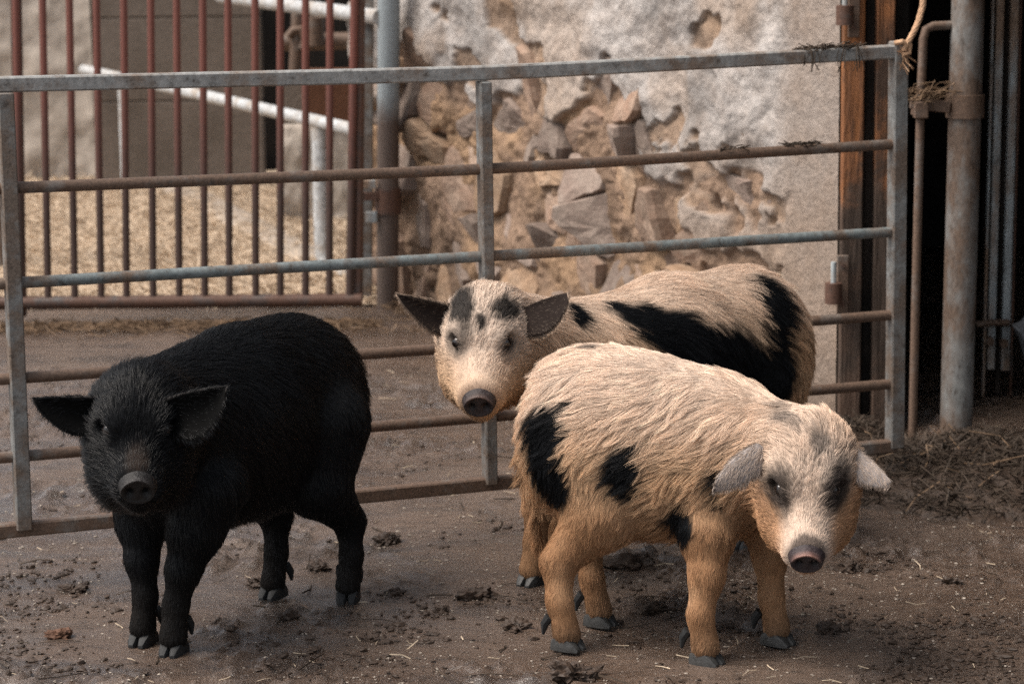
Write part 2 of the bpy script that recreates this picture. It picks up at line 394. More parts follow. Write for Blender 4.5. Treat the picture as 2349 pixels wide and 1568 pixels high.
lowtan = (1 - sst(0.45, 0.85, Zw + 0.2 * fbm(P3 * 2.2, 43, 3)))[..., None]; cp = cp + (np.array([0.35, 0.265, 0.205]) - cp) * lowtan * 0.9 + 0.09 * sst(0.75, 1.1, Zw)[..., None]
c = cm + (cp - cm) * step[..., None]; c = c + (np.array([0.33, 0.22, 0.145]) - c) * (chip * 0.8)[..., None]; c = c * (1 - 0.30 * sst(0.05, 0.4, fbm(P3 * np.array([9, 4, 1]), 47, 4)))[..., None]; c = c + (co_ - c) * (ochre * (0.75 - 0.4 * step))[..., None]; c = c + (cc - c) * (corner * 0.7)[..., None]
dark_tone = 1 - 0.35 * (1 - sst(0.0, 0.35, Zw)); c = c * dark_tone[..., None]  # darker towards the foot of the wall
ca = me.color_attributes.new('Col', 'FLOAT_COLOR', 'POINT'); ca.data.foreach_set('color', np.concatenate([c, np.ones_like(c[..., :1])], -1).reshape(-1).astype(np.float32))
obj('plaster', me, M['plaster'], wall)
b = MB(); b.box(WD * (WL / 2 - 0.2) - WN * 0.13 + WZ * 1.57, (WL / 2 + 0.2 - 0.002, 0.05, 1.62), (WD, WN, WZ)); b.build('wall_core', M['pale_wall'], wall)

def clip_poly(poly, p, n):            # keep the side where (x-p).n < 0
    out = []
    for i in range(len(poly)):
        a, b_ = poly[i], poly[(i + 1) % len(poly)]; da, db = np.dot(a - p, n), np.dot(b_ - p, n)
        if da <= 0: out.append(a)
        if da * db < 0: out.append(a + (b_ - a) * (da / (da - db)))
    return out
seeds = []
r = np.random.default_rng(5)
row = 0.02
while row < 1.25:
    hgt = r.uniform(0.07, 0.24); s = -0.25 + r.uniform(0, 0.15)
    while s < WL - 0.16:
        w = r.uniform(0.10, 0.36); seeds.append((s + w / 2, row + hgt / 2 + r.normal(0, 0.045), hgt)); s += w
    row += hgt
seeds = np.array(seeds)
for i, (s0, z0, h0) in enumerate(seeds):
    pmk = float(plaster_mask(np.array([s0]), np.array([z0]))[0])
    if pmk > 0.06 and r.random() < 0.80: continue
    if pmk > 0.45 or s0 < -0.1: continue
    c0 = np.array([s0, z0]); q = [c0 + np.array(t) for t in ((-.3, -.25), (.3, -.25), (.3, .25), (-.3, .25))]
    for j in np.argsort(((seeds[:, :2] - c0) ** 2).sum(1))[1:14]:
        nn = seeds[j, :2] - c0; q = clip_poly(q, c0 + nn * 0.5, nn)
        if len(q) < 3: break
    if len(q) < 3: continue
    q = np.array(q); cen = q.mean(0)
    seg = np.linalg.norm(np.roll(q, -1, 0) - q, axis=1); cum = np.concatenate([[0], np.cumsum(seg)]); tot = cum[-1]
    K = 17; ring = []
    for k in range(K):
        t = tot * k / K; e = min(int(np.searchsorted(cum, t, 'right') - 1), len(q) - 1); ring.append(q[e] + (q[(e + 1) % len(q)] - q[e]) * ((t - cum[e]) / max(seg[e], 1e-6)))
    if max(x[0] for x in ring) > WL - 0.10: continue
    ring = np.array(ring); ring = cen + (ring - cen) * np.clip(1 - 0.011 / np.linalg.norm(ring - cen, axis=1), 0.6, 1)[:, None]
    ring = ring * 0.96 + 0.02 * (np.roll(ring, 1, 0) + np.roll(ring, -1, 0))
    tilt = r.normal(0, 0.24, 2); base_off = r.uniform(-0.03, 0.020) - 0.02 * (pmk > 0.0)
    levels = ((1.06, -0.10), (1.05, -0.022), (0.985, 0.001), (0.66, 0.005), (0.30, 0.006))
    vv = []
    for sc, o in levels:
        pr = cen + (ring - cen) * sc
        nz = fbm(np.stack([pr[:, 0] * 17, pr[:, 1] * 17, np.full(K, i * 3.1)], -1), 51, 4)
        pr = pr + (0.020 * nz)[:, None] * nrm(ring - cen) * (sc > 0.8)
        oo = base_off + o + (pr - cen) @ tilt * (o > -0.05) + 0.018 * nz
        vv.append(wpt(pr[:, 0], np.maximum(pr[:, 1], -0.03), oo))
    vv.append(wpt(cen[0], cen[1], base_off + 0.009)[None])
    vv = np.concatenate(vv, 0); fs = []
    for l in range(len(levels) - 1):
        for k in range(K):
            j = (k + 1) % K; fs.append((l * K + k, l * K + j, (l + 1) * K + j, (l + 1) * K + k))
    l = len(levels) - 1
    fs += [(l * K + k, l * K + (k + 1) % K, len(vv) - 1) for k in range(K)]
    org = wpt(cen[0], cen[1], 0)
    me = mesh_np('stone', vv - org, fs, False); me.flip_normals()
    obj('stone', me, M[('stone_a', 'stone_b', 'stone_c')[int(r.choice([0, 0, 1, 1, 2]))]], wall, loc=tuple(org))

# ---------------------------------------------------------------- barn at the right, dark inside
barn = thing('barn', 'timber barn open to the yard, interior shade put into its near-black colour', 'barn', (1.0, 8.0, 0))
def barn_box(name, lo, hi, mat):
    lo = np.array(lo, float); hi = np.array(hi, float)
    MB().box((lo + hi) / 2, (hi - lo) / 2).build(name, mat, barn, org=(1.0, 8.0, 0), smooth=False)
CX, CY = float(WB[0]), float(WB[1])
barn_box('back_wall', (CX + 0.2, 12.0, -0.05), (6.5, 12.15, 3.4), M['barn_shade'])
barn_box('shading_side_wall', (4.35, 3.2, -0.05), (4.5, 12.0, 3.4), M['barn_shade'])  # unseen, run forward to block light from the right
barn_box('shading_roof', (CX + 0.05, 4.4, 2.55), (6.8, 12.3, 2.66), M['barn_shade'])  # unseen overhang, stretched forward to shade the right foreground
barn_box('shading_roof_beam', (CX + 0.05, 4.45, 2.40), (6.3, 4.57, 2.548), M['wood_dark'])  # unseen front edge of the added overhang
barn_box('inner_wall', (CX + 0.10, 8.35, 0.012), (CX + 0.16, 11.99, 2.5), M['barn_shade'])
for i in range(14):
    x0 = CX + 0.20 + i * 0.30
    barn_box('plank', (x0, 11.5, 0.012), (x0 + 0.285, 11.54 + 0.01 * (i % 2), 2.5), M['barn_shade'])

# door frame with hinge pins at the wall's end
DP = np.array([CX, CY, 0])
frame = thing('door_frame', 'weathered orange brown timber door frame with iron hinges at the wall end', 'door frame', tuple(DP))
def dfp(px, py, back): return D(px, py, CY + back)
def board(name, px0, px1, back, mat, thick=0.04, ztop=2.4, parent=frame, z0=0.0):
    a, b_ = D(px0, 600, CY + back), D(px1, 600, CY + back)
    MB().box(((a[0] + b_[0]) / 2, CY + back + thick / 2, (ztop + z0) / 2), ((b_[0] - a[0]) / 2, thick / 2, (ztop - z0) / 2), None, 0.004).build(name, mat, parent, org=DP)
board('jamb', 1929, 1978, -0.05, M['wood_splashed'], 0.05)
board('post', 2004, 2046, -0.045, M['wood_splashed'], 0.10)
board('gap_strip', 1979, 2003, 0.0, M['wood_dark'], 0.05)  # dark strip filling the gap, its shade put into the colour
board('inner_post', 2047, 2078, 0.06, M['wood_dark'], 0.10)
for (px, py, hh) in ((1938, 35, 22), (1912, 672, 24)):
    p = D(px, py, CY - 0.10); b = MB(); k = CY / FPX
    b.tube([p + WZ * hh * k, p - WZ * hh * k], 20 * k, 14); b.build('hinge_barrel', M['dark_iron'], frame, org=DP)
    b = MB(); b.tube([p - WZ * hh * k * 1.0, p + WZ * 72 * k], 6.5 * k, 10); b.build('hinge_pin', M['track'], frame, org=DP)
    b = MB(); a_ = p + np.array([24 * k, 0.035, 0.02]); b.box(a_, (13 * k, 0.006, 68 * k), None, 0.002); b.build('hinge_plate', M['rail_rust'], frame, org=DP)
    for dz in (-45, 45):
        b = MB(); q = a_ + np.array([0, -0.006, dz * k]); b.tube([q, q + np.array([0, -0.008, 0])], 5 * k, 8); b.build('bolt', M['dark_iron'], frame, org=DP)

# ---------------------------------------------------------------- galvanised yard gate
ZB = 0.13
PL, PR = G(50, 1212, ZB), G(2056, 1021, ZB)
gd = nrm((PR - PL) * np.array([1, 1, 0])); gn = np.array([gd[1], -gd[0], 0])
gate = thing('farm_gate', 'weathered galvanised six rail farm gate spanning the yard behind the black pig', 'gate', (float(PR[0]), float(PR[1]), 0))
GO = np.array([PR[0], PR[1], 0])
def gp(px, py): return onplane(px, py, PL, gn)
rails = [  # (left, middle, right) heights in the picture at the three uprights
    ((-90, 195.5), (30, 193), (1110, 169), (2062, 118), 'top', M['rail_top']),
    ((-90, 436), (30, 431), (1110, 389), (2048, 331), 'round', M['rail_rust']),
    ((-90, 656), (30, 649), (1110, 588), (2048, 532), 'round', M['rail_teal']),
    ((-90, 876), (40, 867), (1110, 793), (2048, 722), 'round', M['rail_rust']),
    ((-90, 1056), (45, 1046), (1110, 957), (2048, 880), 'round', M['rail_rust']),
    ((-90, 1226), (50, 1212), (1118, 1108), (2052, 1021), 'square', M['rail_rust'])]
for a0, a1, a2, a3, kind, mat in rails:
    p = [gp(*a0), gp(*a1), gp(*a2), gp(*a3)]
    # smooth slight sag through the measured points
    P = [p[0], p[1]]
    for t in np.linspace(0, 1, 9)[1:]: P.append(p[1] + (p[2] - p[1]) * t)
    for t in np.linspace(0, 1, 9)[1:]: P.append(p[2] + (p[3] - p[2]) * t)
    P = np.array(P)
    for _ in range(3): P[2:-1] = 0.5 * P[2:-1] + 0.25 * (P[1:-2] + P[3:])
    b = MB()
    if kind == 'round': b.tube(list(P), 0.0138, 14)
    else:
        w, h = (0.036, 0.036) if kind == 'top' else (0.034, 0.034)
        prof = [(w / 2, h / 2 - .004), (w / 2 - .004, h / 2), (-w / 2 + .004, h / 2), (-w / 2, h / 2 - .004), (-w / 2, -h / 2 + .004), (-w / 2 + .004, -h / 2), (w / 2 - .004, -h / 2), (w / 2, -h / 2 + .004)]
        vv = [q + gn * x + WZ * y for q in P for (x, y) in prof]; m_ = len(P)
        fs = [(i * 8 + k, i * 8 + (k + 1) % 8, i * 8 + 8 + (k + 1) % 8, i * 8 + 8 + k) for i in range(m_ - 1) for k in range(8)] + [tuple(range(7, -1, -1)), tuple(range((m_ - 1) * 8, m_ * 8))]
        b.add(vv, fs)
    b.build('rail', mat, gate, org=GO)
for (t, u, w, mat, back) in (((9, 193), (53, 1212), 0.037, M['galv'], 0.006), ((1107, 169), (1122, 1108), 0.030, M['galv'], 0.006), ((2061, 112), (2052, 1026), 0.040, M['galv'], 0.0)):
    p, q = gp(*t), gp(*u)
    hw = w / 2
    b = MB(); ax = nrm(p - q); fx = nrm(gd - ax * np.dot(gd, ax)); fy = np.cross(ax, fx)
    top = p - ax * (0.0185 if back else -0.02)
    b.box((top + q) / 2 + gn * (-back if np.dot(gn, CAMP - p) < 0 else back), (hw, 0.021, np.linalg.norm(top - q) / 2), (fx, fy, ax), 0.003); b.build('upright', mat, gate, org=GO)

# ---------------------------------------------------------------- round posts
def round_post(name, label, px_top, px_bot, base_py, rad, mat, ztop=2.3, collars=()):
    base = G(px_bot, base_py); t = thing(name, label, 'post', tuple(base), 'round steel gate posts')
    top = D(px_top, 0, base[1]); dirv = (top - base) / top[2]; 
    pts = [base + dirv * z - WZ * 0 for z in np.linspace(-0.02, ztop, 10)]
    b = MB(); b.tube(pts, rad, 28); b.build('pipe', mat, t, org=base)
    for (py, hh) in collars:
        c = D(px_bot + (px_top - px_bot) * (base_py - py) / base_py, py, base[1])
        b = MB(); b.tube([c - WZ * hh, c + WZ * hh], rad + 0.008, 28); b.build('collar', M['dark_iron'] if mat is M['pole_low'] else M['rail_rust'], t, org=base)
    return t, base
def pole_low():
    m = N('pole_low'); g = m.n('ShaderNodeNewGeometry'); sx = m.n('ShaderNodeSeparateXYZ'); m.l(g.outputs['Position'], sx.inputs[0])
    co = m.coord('World', (1, 1, 0.5)); a = m.noise(co, 9, 6, 0.65); b_ = m.noise(co, 60, 5, 0.7)
    ad = m.n('ShaderNodeMath', operation='MULTIPLY_ADD'); m.l(a, ad.inputs[0]); ad.inputs[1].default_value = 0.30; m.l(sx.outputs['Z'], ad.inputs[2])
    f = m.ramp(ad.outputs[0], [(0.84, 0.0), (1.02, 1.0)])
    col = m.mix(f, m.mix(a, (0.085, 0.065, 0.055), (0.13, 0.095, 0.08)), (0.27, 0.31, 0.33))
    col = m.mix(0.4, col, m.ramp(b_, [(0.3, 0.55), (0.65, 1.0)]), 'MULTIPLY')
    return m.set(col, 0.5, m.bump(b_, 0.3, 0.003), 0.35)
M['pole_low'] = pole_low()
post_a, PA = round_post('gate_post', 'blue grey round post brown at its foot, beside the stone wall', 892, 889, 704, 0.043, M['pole_low'], 2.4, ((460, 0.05),))
post_b, PB = round_post('gate_post', 'thick rust stained round post standing between gate and dark barn', 2221, 2192, 1016, 0.047, M['pole_grey'], 2.54, ((243, 0.033), (1000, 0.012)))
# lugs and strap at the wall-side post
for (px, py, w, h, mat) in ((848, 422, 14, 10, M['track']), (852, 498, 13, 13, M['track']), (835, 450, 34, 10, M['dark_iron'])):
    k = PA[1] / FPX; c = D(px, py, PA[1] - 0.03); b = MB(); b.box(c, (w * k, 0.012, h * k), None, 0.003); b.build('lug', mat, post_a, org=PA)
# hinge strap and straw-tangled bracket at the barn-side post
k = PB[1] / FPX
c0, c1 = D(2088, 236, PB[1] - 0.03), D(2180, 246, PB[1] - 0.03)
b = MB(); b.beam(c0, c1, 0.02, 0.034); b.build('hinge_strap', M['rail_rust'], post_b, org=PB)
c0 = D(2112, 252, PB[1] - 0.045); b = MB(); b.box(c0, (0.020, 0.02, 0.024), None, 0.003); b.build('bracket', M['rail_rust'], post_b, org=PB)
# elbow rod beside the post
rod_pts = [D(2182, 58, PB[1]), D(2140, 60, PB[1] - 0.01), D(2124, 68, PB[1] - 0.02), D(2118, 90, PB[1] - 0.02), D(2112, 230, PB[1] - 0.03), D(2100, 700, PB[1] - 0.03), D(2093, 1012, PB[1] - 0.03)]
rod = MB(); rod.tube(rod_pts, 0.0125, 12)
rb = rod_pts[-1]
ro = thing('drop_rod', 'thin bent steel rod hanging beside the rust stained post', 'rod', tuple(rb)); rod.build('rod', M['rail_rust'], ro, org=rb)
b = MB(); b.tube([D(2103, 262, PB[1] - 0.03), D(2103, 236, PB[1] - 0.03)], 0.017, 12); b.build('sleeve', M['rail_rust'], ro, org=rb)

# sliding door track
TB = G(2290, 912)
tr = thing('sliding_door_track', 'pair of upright galvanised channel strips at the dark barn opening', 'track', tuple(TB))
def strip(px0, px1, back, mat, name='channel', ztop=2.4, z0=0.004):
    a, b_ = D(px0, 900, TB[1] + back), D(px1, 900, TB[1] + back); lean = 0.024
    bb = MB(); ax = nrm(np.array([lean * 0.2, 0, 1])); bb.beam((a + b_) / 2 * np.array([1, 1, 0]) + WZ * z0, (a + b_) / 2 * np.array([1, 1, 0]) + WZ * ztop + np.array([0.01, 0, 0]), b_[0] - a[0], 0.03, (0, 1, 0), 0.003)
    bb.build(name, mat, tr, org=TB)
strip(2252, 2257, 0.0, M['track']); strip(2261, 2279, 0.02, M['track'], z0=0.09); strip(2281, 2292, 0.05, M['wood_dark']); strip(2294, 2313, 0.02, M['track'], z0=0.085); strip(2315, 2319, 0.0, M['dark_iron'])
k = TB[1] / FPX
for (px, py) in ((2268, 780), (2301, 786)):
    c = D(px, py, TB[1] - 0.005); b = MB(); b.tube([c, c + np.array([0, -0.025, 0])], 0.014, 8); b.build('bolt', M['rail_rust'], tr, org=TB)
c0, c1 = D(2240, 744, TB[1] - 0.01), D(2315, 740, TB[1] - 0.01); b = MB(); b.tube([c0, (c0 + c1) / 2 + WZ * 0.004, c1], 0.011, 10); b.build('cross_bar', M['rail_rust'], tr, org=TB)

# unidentified dark shape at the right edge, made up as a hanging rag
cl = thing('dark_shape', 'unidentified dark grey shape at the edge of the barn opening, made up as a hanging rag', 'unknown_shape', tuple(D(2345, 850, TB[1] - 0.2)))
co0 = D(2345, 850, TB[1] - 0.2); outl = [(2320, 744), (2340, 736), (2352, 722), (2400, 700), (2400, 900), (2372, 880), (2352, 830), (2336, 775)]
K = len(outl); vv = []
for lay, (sc, dy) in enumerate(((0.92, 0.0), (1.0, -0.03), (0.93, -0.055), (0.5, -0.075))):
    for (px, py) in outl:
        vv.append(D(2365 + (px - 2365) * sc, 790 + (py - 790) * sc, TB[1] - 0.2 + dy))
fs = [(l * K + k_, l * K + (k_ + 1) % K, (l + 1) * K + (k_ + 1) % K, (l + 1) * K + k_) for l in range(3) for k_ in range(K)] + [tuple(range(K - 1, -1, -1)), tuple(range(3 * K, 4 * K))]
b = MB(); b.add(vv, fs); b.build('shape_fold', M['unknown_shape'], cl, org=co0)
b = MB(); b.tube([D(2372, 705, TB[1] - 0.23), D(2372, 300, TB[1] - 0.23), D(2372, -500, TB[1] - 0.23)], 0.006, 8); b.build('hanging_cord', M['straw_dark'], cl, org=co0)

# ---------------------------------------------------------------- brown bar gate and the straw pen behind it
BL, BR = G(-60, 694, 0.09), G(806, 687, 0.09)
bd_ = nrm((BR - BL) * np.array([1, 1, 0])); bn = np.array([bd_[1], -bd_[0], 0])
def bp(px, py): return onplane(px, py, BL, bn)
bg_ = thing('bar_gate', 'tall rust red gate of upright round bars closing the straw pen', 'gate', (float(BL[0]), float(BL[1]), 0)); BO = np.array([BL[0], BL[1], 0])
for xb, xt in zip((-17, 44, 105.6, 167, 228, 288, 349.5, 409, 468, 525, 586, 643, 701, 756), (-26, 36, 97.5, 159, 221, 284, 346, 405, 465, 523, 585, 643, 701, 757)):
    p1, p2 = bp(xb, 430), bp(xt, 0); d = (p2 - p1) / (p2[2] - p1[2]); pts = [p1 + d * (z - p1[2]) for z in (0.10, 0.5, 1.0, 1.74)]
    b = MB(); b.tube(pts, 0.0138, 12); b.build('bar', M['red_bar'], bg_, org=BO)
p1, p2 = bp(38, 430), bp(31, 0); d = (p2 - p1) / (p2[2] - p1[2]); b = MB(); b.tube([p1 + d * (z - p1[2]) + np.array([0, 0.05, 0]) for z in (0.03, 0.6, 1.77)], 0.022, 14); b.build('end_bar', M['dark_iron'], bg_, org=BO)
b = MB(); b.tube([bp(-80, 695), bp(830, 687)], 0.024, 14); b.build('bottom_rail', M['dark_iron'], bg_, org=BO)
p1, p2 = bp(-80, 695), bp(815, 687); b = MB(); b.tube([p1 * np.array([1, 1, 0]) + WZ * 1.75, p2 * np.array([1, 1, 0]) + WZ * 1.75], 0.024, 14); b.build('top_rail', M['red_bar'], bg_, org=BO)
for (xb, xt, rad, mat, dy) in ((806, 813, 0.015, M['red_bar'], 0.0), (823, 826, 0.018, M['dark_iron'], 0.02)):
    p1, p2 = bp(xb, 430), bp(xt, 0); d = (p2 - p1) / (p2[2] - p1[2]); b = MB(); b.tube([p1 + d * (z - p1[2]) + np.array([0, dy, 0]) for z in (0.08, 0.6, 1.77)], rad, 12); b.build('end_bar', mat, bg_, org=BO)
# grey upright channel between bar gate and post
cb = G(842, 690); b = MB(); t = thing('hanging_channel', 'narrow grey steel channel upright between bar gate and round post', 'upright', tuple(cb))
top = D(846, 0, cb[1] + 0.03); d = (top - cb) / top[2]
b.beam(cb + WZ * 0.005, cb + d * 1.9, 0.040, 0.03, (0, 1, 0), 0.004); b.build('channel', M['galv'], t, org=cb)

# straw pen: bedding, kerb strip, rails, walls
def pen_h(x, y):
    p = np.stack([x, y, np.zeros_like(x)], -1); return 0.035 + 0.035 * fbm(p * 1.7, 61, 4) + 0.012 * fbm(p * 9, 62, 3)
px_ = np.linspace(-3.6, -0.44, 80); py_ = np.linspace(10.12, 14.6, 110)
X, Y = np.meshgrid(px_, py_); Z = pen_h(X, Y) * sst(10.12, 10.5, Y)
V = np.stack([X, Y, Z + 0.004], -1).reshape(-1, 3); nx = len(px_); ii = (np.arange(len(py_) - 1)[:, None] * nx + np.arange(nx - 1)[None]).reshape(-1)
bed = obj('straw_bedding', mesh_np('straw_bedding', V, np.stack([ii, ii + 1, ii + nx + 1, ii + nx], 1)), M['straw'], kind='stuff', label='golden straw bedding covering the pen floor', category='straw')
r = np.random.default_rng(9); n = 22000
sx_ = r.uniform(-3.5, -0.46, n); sy_ = r.uniform(10.15, 14.3, n)
base = np.stack([sx_, sy_, pen_h(sx_, sy_) * sst(10.12, 10.5, sy_) + 0.012], -1)
obj('loose_straw', straw_mesh('loose_straw', base, 0.15, 0.0022, 4, 0.22), M['straw'], bed, kind='stuff')
ka, kb = G(392, 442), G(705, 610); kd = nrm((kb - ka) * np.array([1, 1, 0])); kn = np.array([-kd[1], kd[0], 0])
b = MB(); b.box((ka + kb) / 2 * np.array([1, 1, 0]) + WZ * 0.022, (np.linalg.norm(kb - ka) / 2 + 0.1, 0.10, 0.038), (kd, kn, WZ), 0.02); b.build('concrete_kerb', M['kerb'], None, label='pale concrete kerb strip lying in the straw', category='kerb')

def pipe_thing(name, label, cat, runs, mat, base):
    base = np.asarray(base, float); t = thing(name, label, cat, tuple(base))
    for (nm, pts, rad) in runs:
        b = MB(); b.tube(pts, rad, 16); b.build(nm, mat, t, org=base)
    return t
lp, rp = D(192, 160, 14.0), D(822, 300, 10.32)
pb = D(733, 300, 0.0 + 10.72); pbase = np.array([pb[0], pb[1], 0.03])
pf = D(276, 200, 13.3)
def on_rail(y): t_ = (y - lp[1]) / (rp[1] - lp[1]); return lp + (rp - lp) * t_
q1, q2 = on_rail(10.72), on_rail(13.35)
pipe_thing('stall_rail', 'whitish pipe rail sloping across the straw pen behind the bars', 'rail', [
    ('top_pipe', [lp, (lp + rp) / 2 + WZ * 0.004, rp], 0.027),
    ('post', [q1 - WZ * 0.028, q1 * np.array([1, 1, 0.4]), q1 * np.array([1, 1, 0]) + WZ * 0.12, q1 * np.array([1, 1, 0]) + np.array([0.03, -0.02, 0.05]), q1 * np.array([1, 1, 0]) + np.array([0.11, -0.06, 0.03])], 0.034),
    ('post', [q2 - WZ * 0.028, q2 * np.array([1, 1, 0]) + WZ * 0.03], 0.020)], M['white_pipe'], q1 * np.array([1, 1, 0]))
u0, u1 = D(505, -8, 12.2), D(872, 40, 10.05)
pipe_thing('stall_rail', 'upper white pipe rail at the top edge above the dark opening', 'rail', [('top_pipe', [u0, u1], 0.030)], M['white_pipe'], D(690, 30, 11.0) * np.array([1, 1, 0.0]))
fp = G(200, 420); pipe_thing('pen_post', 'grey steel post in the pen against the pale wall', 'post', [('pipe', [fp * np.array([1, 1, 0]) + WZ * 0.004, fp * np.array([1, 1, 0]) + WZ * 2.6 + np.array([-0.03, 0, 0])], 0.036)], M['pole_grey'], fp)

fp = G(4, 640); pipe_thing('pen_post', 'grey steel post at the picture\'s edge just inside the bar gate', 'post', [('pipe', [fp * np.array([1, 1, 0]) + WZ * 0.004, fp * np.array([1, 1, 0]) + WZ * 2.4 + np.array([-0.03, 0, 0])], 0.036)], M['pole_grey'], fp)
def slab(name, label, px0, px1, y, z0, z1, mat, thick=0.12, cat='wall'):
    a, b_ = D(px0, 300, y), D(px1, 300, y); o = np.array([(a[0] + b_[0]) / 2, y, 0])
    m_ = MB(); m_.box(((a[0] + b_[0]) / 2, y + thick / 2, (z0 + z1) / 2), ((b_[0] - a[0]) / 2, thick / 2, (z1 - z0) / 2), None, 0.006)
    return m_, o
def rough_wall(name, label, px0, px1, y, z1, mat, seed):
    a, b_ = D(px0, 300, y)[0], D(px1, 300, y)[0]; xs = np.arange(a, b_, 0.025); zs = np.concatenate([np.arange(-0.02, 1.6, 0.025), [2.0, z1]])
    Xs, Zs = np.meshgrid(xs, zs); p = np.stack([Xs, Zs, np.zeros_like(Xs)], -1)
    yo = y - 0.05 * fbm(p * 5, seed, 4) - 0.02 * np.abs(fbm(p * 18, seed + 3, 3))
    o = np.array([(a + b_) / 2, y, 0]); V = np.stack([Xs, yo, Zs], -1).reshape(-1, 3) - o; n_ = len(xs)
    V2 = V.copy(); V2[:, 1] = 0.2; i_ = (np.arange(len(zs) - 1)[:, None] * n_ + np.arange(n_ - 1)[None]).reshape(-1)
    f = np.stack([i_, i_ + 1, i_ + n_ + 1, i_ + n_], 1)
    obj(name, mesh_np(name, np.concatenate([V, V2]), np.concatenate([f, f[:, ::-1] + len(V)])), mat, None, tuple(o), label=label, category='wall')
rough_wall('rendered_wall', 'pale lumpy rendered wall at the far left of the straw pen', -120, 222, 14.2, 2.6, M['pale_wall'], 71)
t = thing('panel_wall', 'grey brown concrete panel partition at the back of the pen', 'wall', tuple(G(410, 415)))
to = np.array(t.location)
for (z0, z1) in ((0.0, 0.49), (0.494, 0.93), (0.934, 1.40), (1.404, 1.86)):
    m_, o = slab('', '', 222, 604, 13.9, z0, z1, None, 0.10); m_.build('panel', M['panel'], t, org=to)
t = thing('dark_opening', 'black unlit recess beside the concrete panels', 'recess', (-1.1, 14.6, 0))
m_, o = slab('', '', 560, 860, 14.7, 0, 2.6, None, 0.05); m_.build('back_board', M['barn_shade'], t, org=(-1.1, 14.6, 0))  # black board, shade of the opening put into its colour
m_, o = slab('', '', 560, 900, 12.6, 1.75, 1.85, None, 2.1); m_.build('lid', M['barn_shade'], t, org=(-1.1, 14.6, 0))
rough_wall('low_rubble_wall', 'low pale rubble wall under the white rail end', 640, 850, 12.5, 0.5, M['pale_wall'], 83) if False else None
a, b_ = D(640, 300, 12.4)[0], D(870, 300, 12.4)[0]
xs = np.linspace(a, b_, 40); zs = np.linspace(-0.02, 0.50, 24); Xs, Zs = np.meshgrid(xs, zs); p = np.stack([Xs, Zs, np.zeros_like(Xs)], -1)
yo = 12.4 - 0.06 * fbm(p * 5, 83, 4) - 0.02 * np.abs(fbm(p * 20, 84, 3)); o = np.array([(a + b_) / 2, 12.4, 0])
V = np.stack([Xs, yo, Zs], -1).reshape(-1, 3) - o; V2 = V.copy(); V2[:, 1] = 0.25; i_ = (np.arange(23)[:, None] * 40 + np.arange(39)[None]).reshape(-1); f = np.stack([i_, i_ + 1, i_ + 41, i_ + 40], 1)
rim = np.array([[23 * 40 + i, 23 * 40 + i + 1, 23 * 40 + i + 1 + len(V), 23 * 40 + i + len(V)] for i in range(39)])
obj('low_rubble_wall', mesh_np('low_rubble_wall', np.concatenate([V, V2]), np.concatenate([f, f[:, ::-1] + len(V), rim])), M['pale_wall'], None, tuple(o), label='low pale rubble wall below the brown board in the pen', category='wall')
m_, o = slab('', '', 640, 700, 12.42, 0.505, 0.72, None, 0.06); m_.build('brown_board', M['panel'], None, label='grey board standing on the low rubble wall', category='board')
m_, o = slab('', '', 702, 880, 12.40, 0.505, 0.76, None, 0.06); m_.build('rust_board', M['rust_board'], None, label='rust brown board standing on the low rubble wall', category='board')
pipe_thing('water_pipe', 'tangle of grey brown drinker pipes in the dark recess', 'pipe', [
    ('pipe', [D(640, 98, 12.2), D(880, 92, 12.2)], 0.040), ('pipe', [D(683, 20, 12.15), D(683, 60, 12.15), D(676, 175, 12.15)], 0.030),
    ('valve', [D(660, 85, 12.12), D(672, 70, 12.12), D(690, 66, 12.12), D(700, 90, 12.12), D(692, 112, 12.12)], 0.018), ('pipe', [D(722, 40, 12.1), D(722, 105, 12.1)], 0.045)], M['rail_rust'], (D(683, 175, 12.15)[0], 12.15, 0.7))

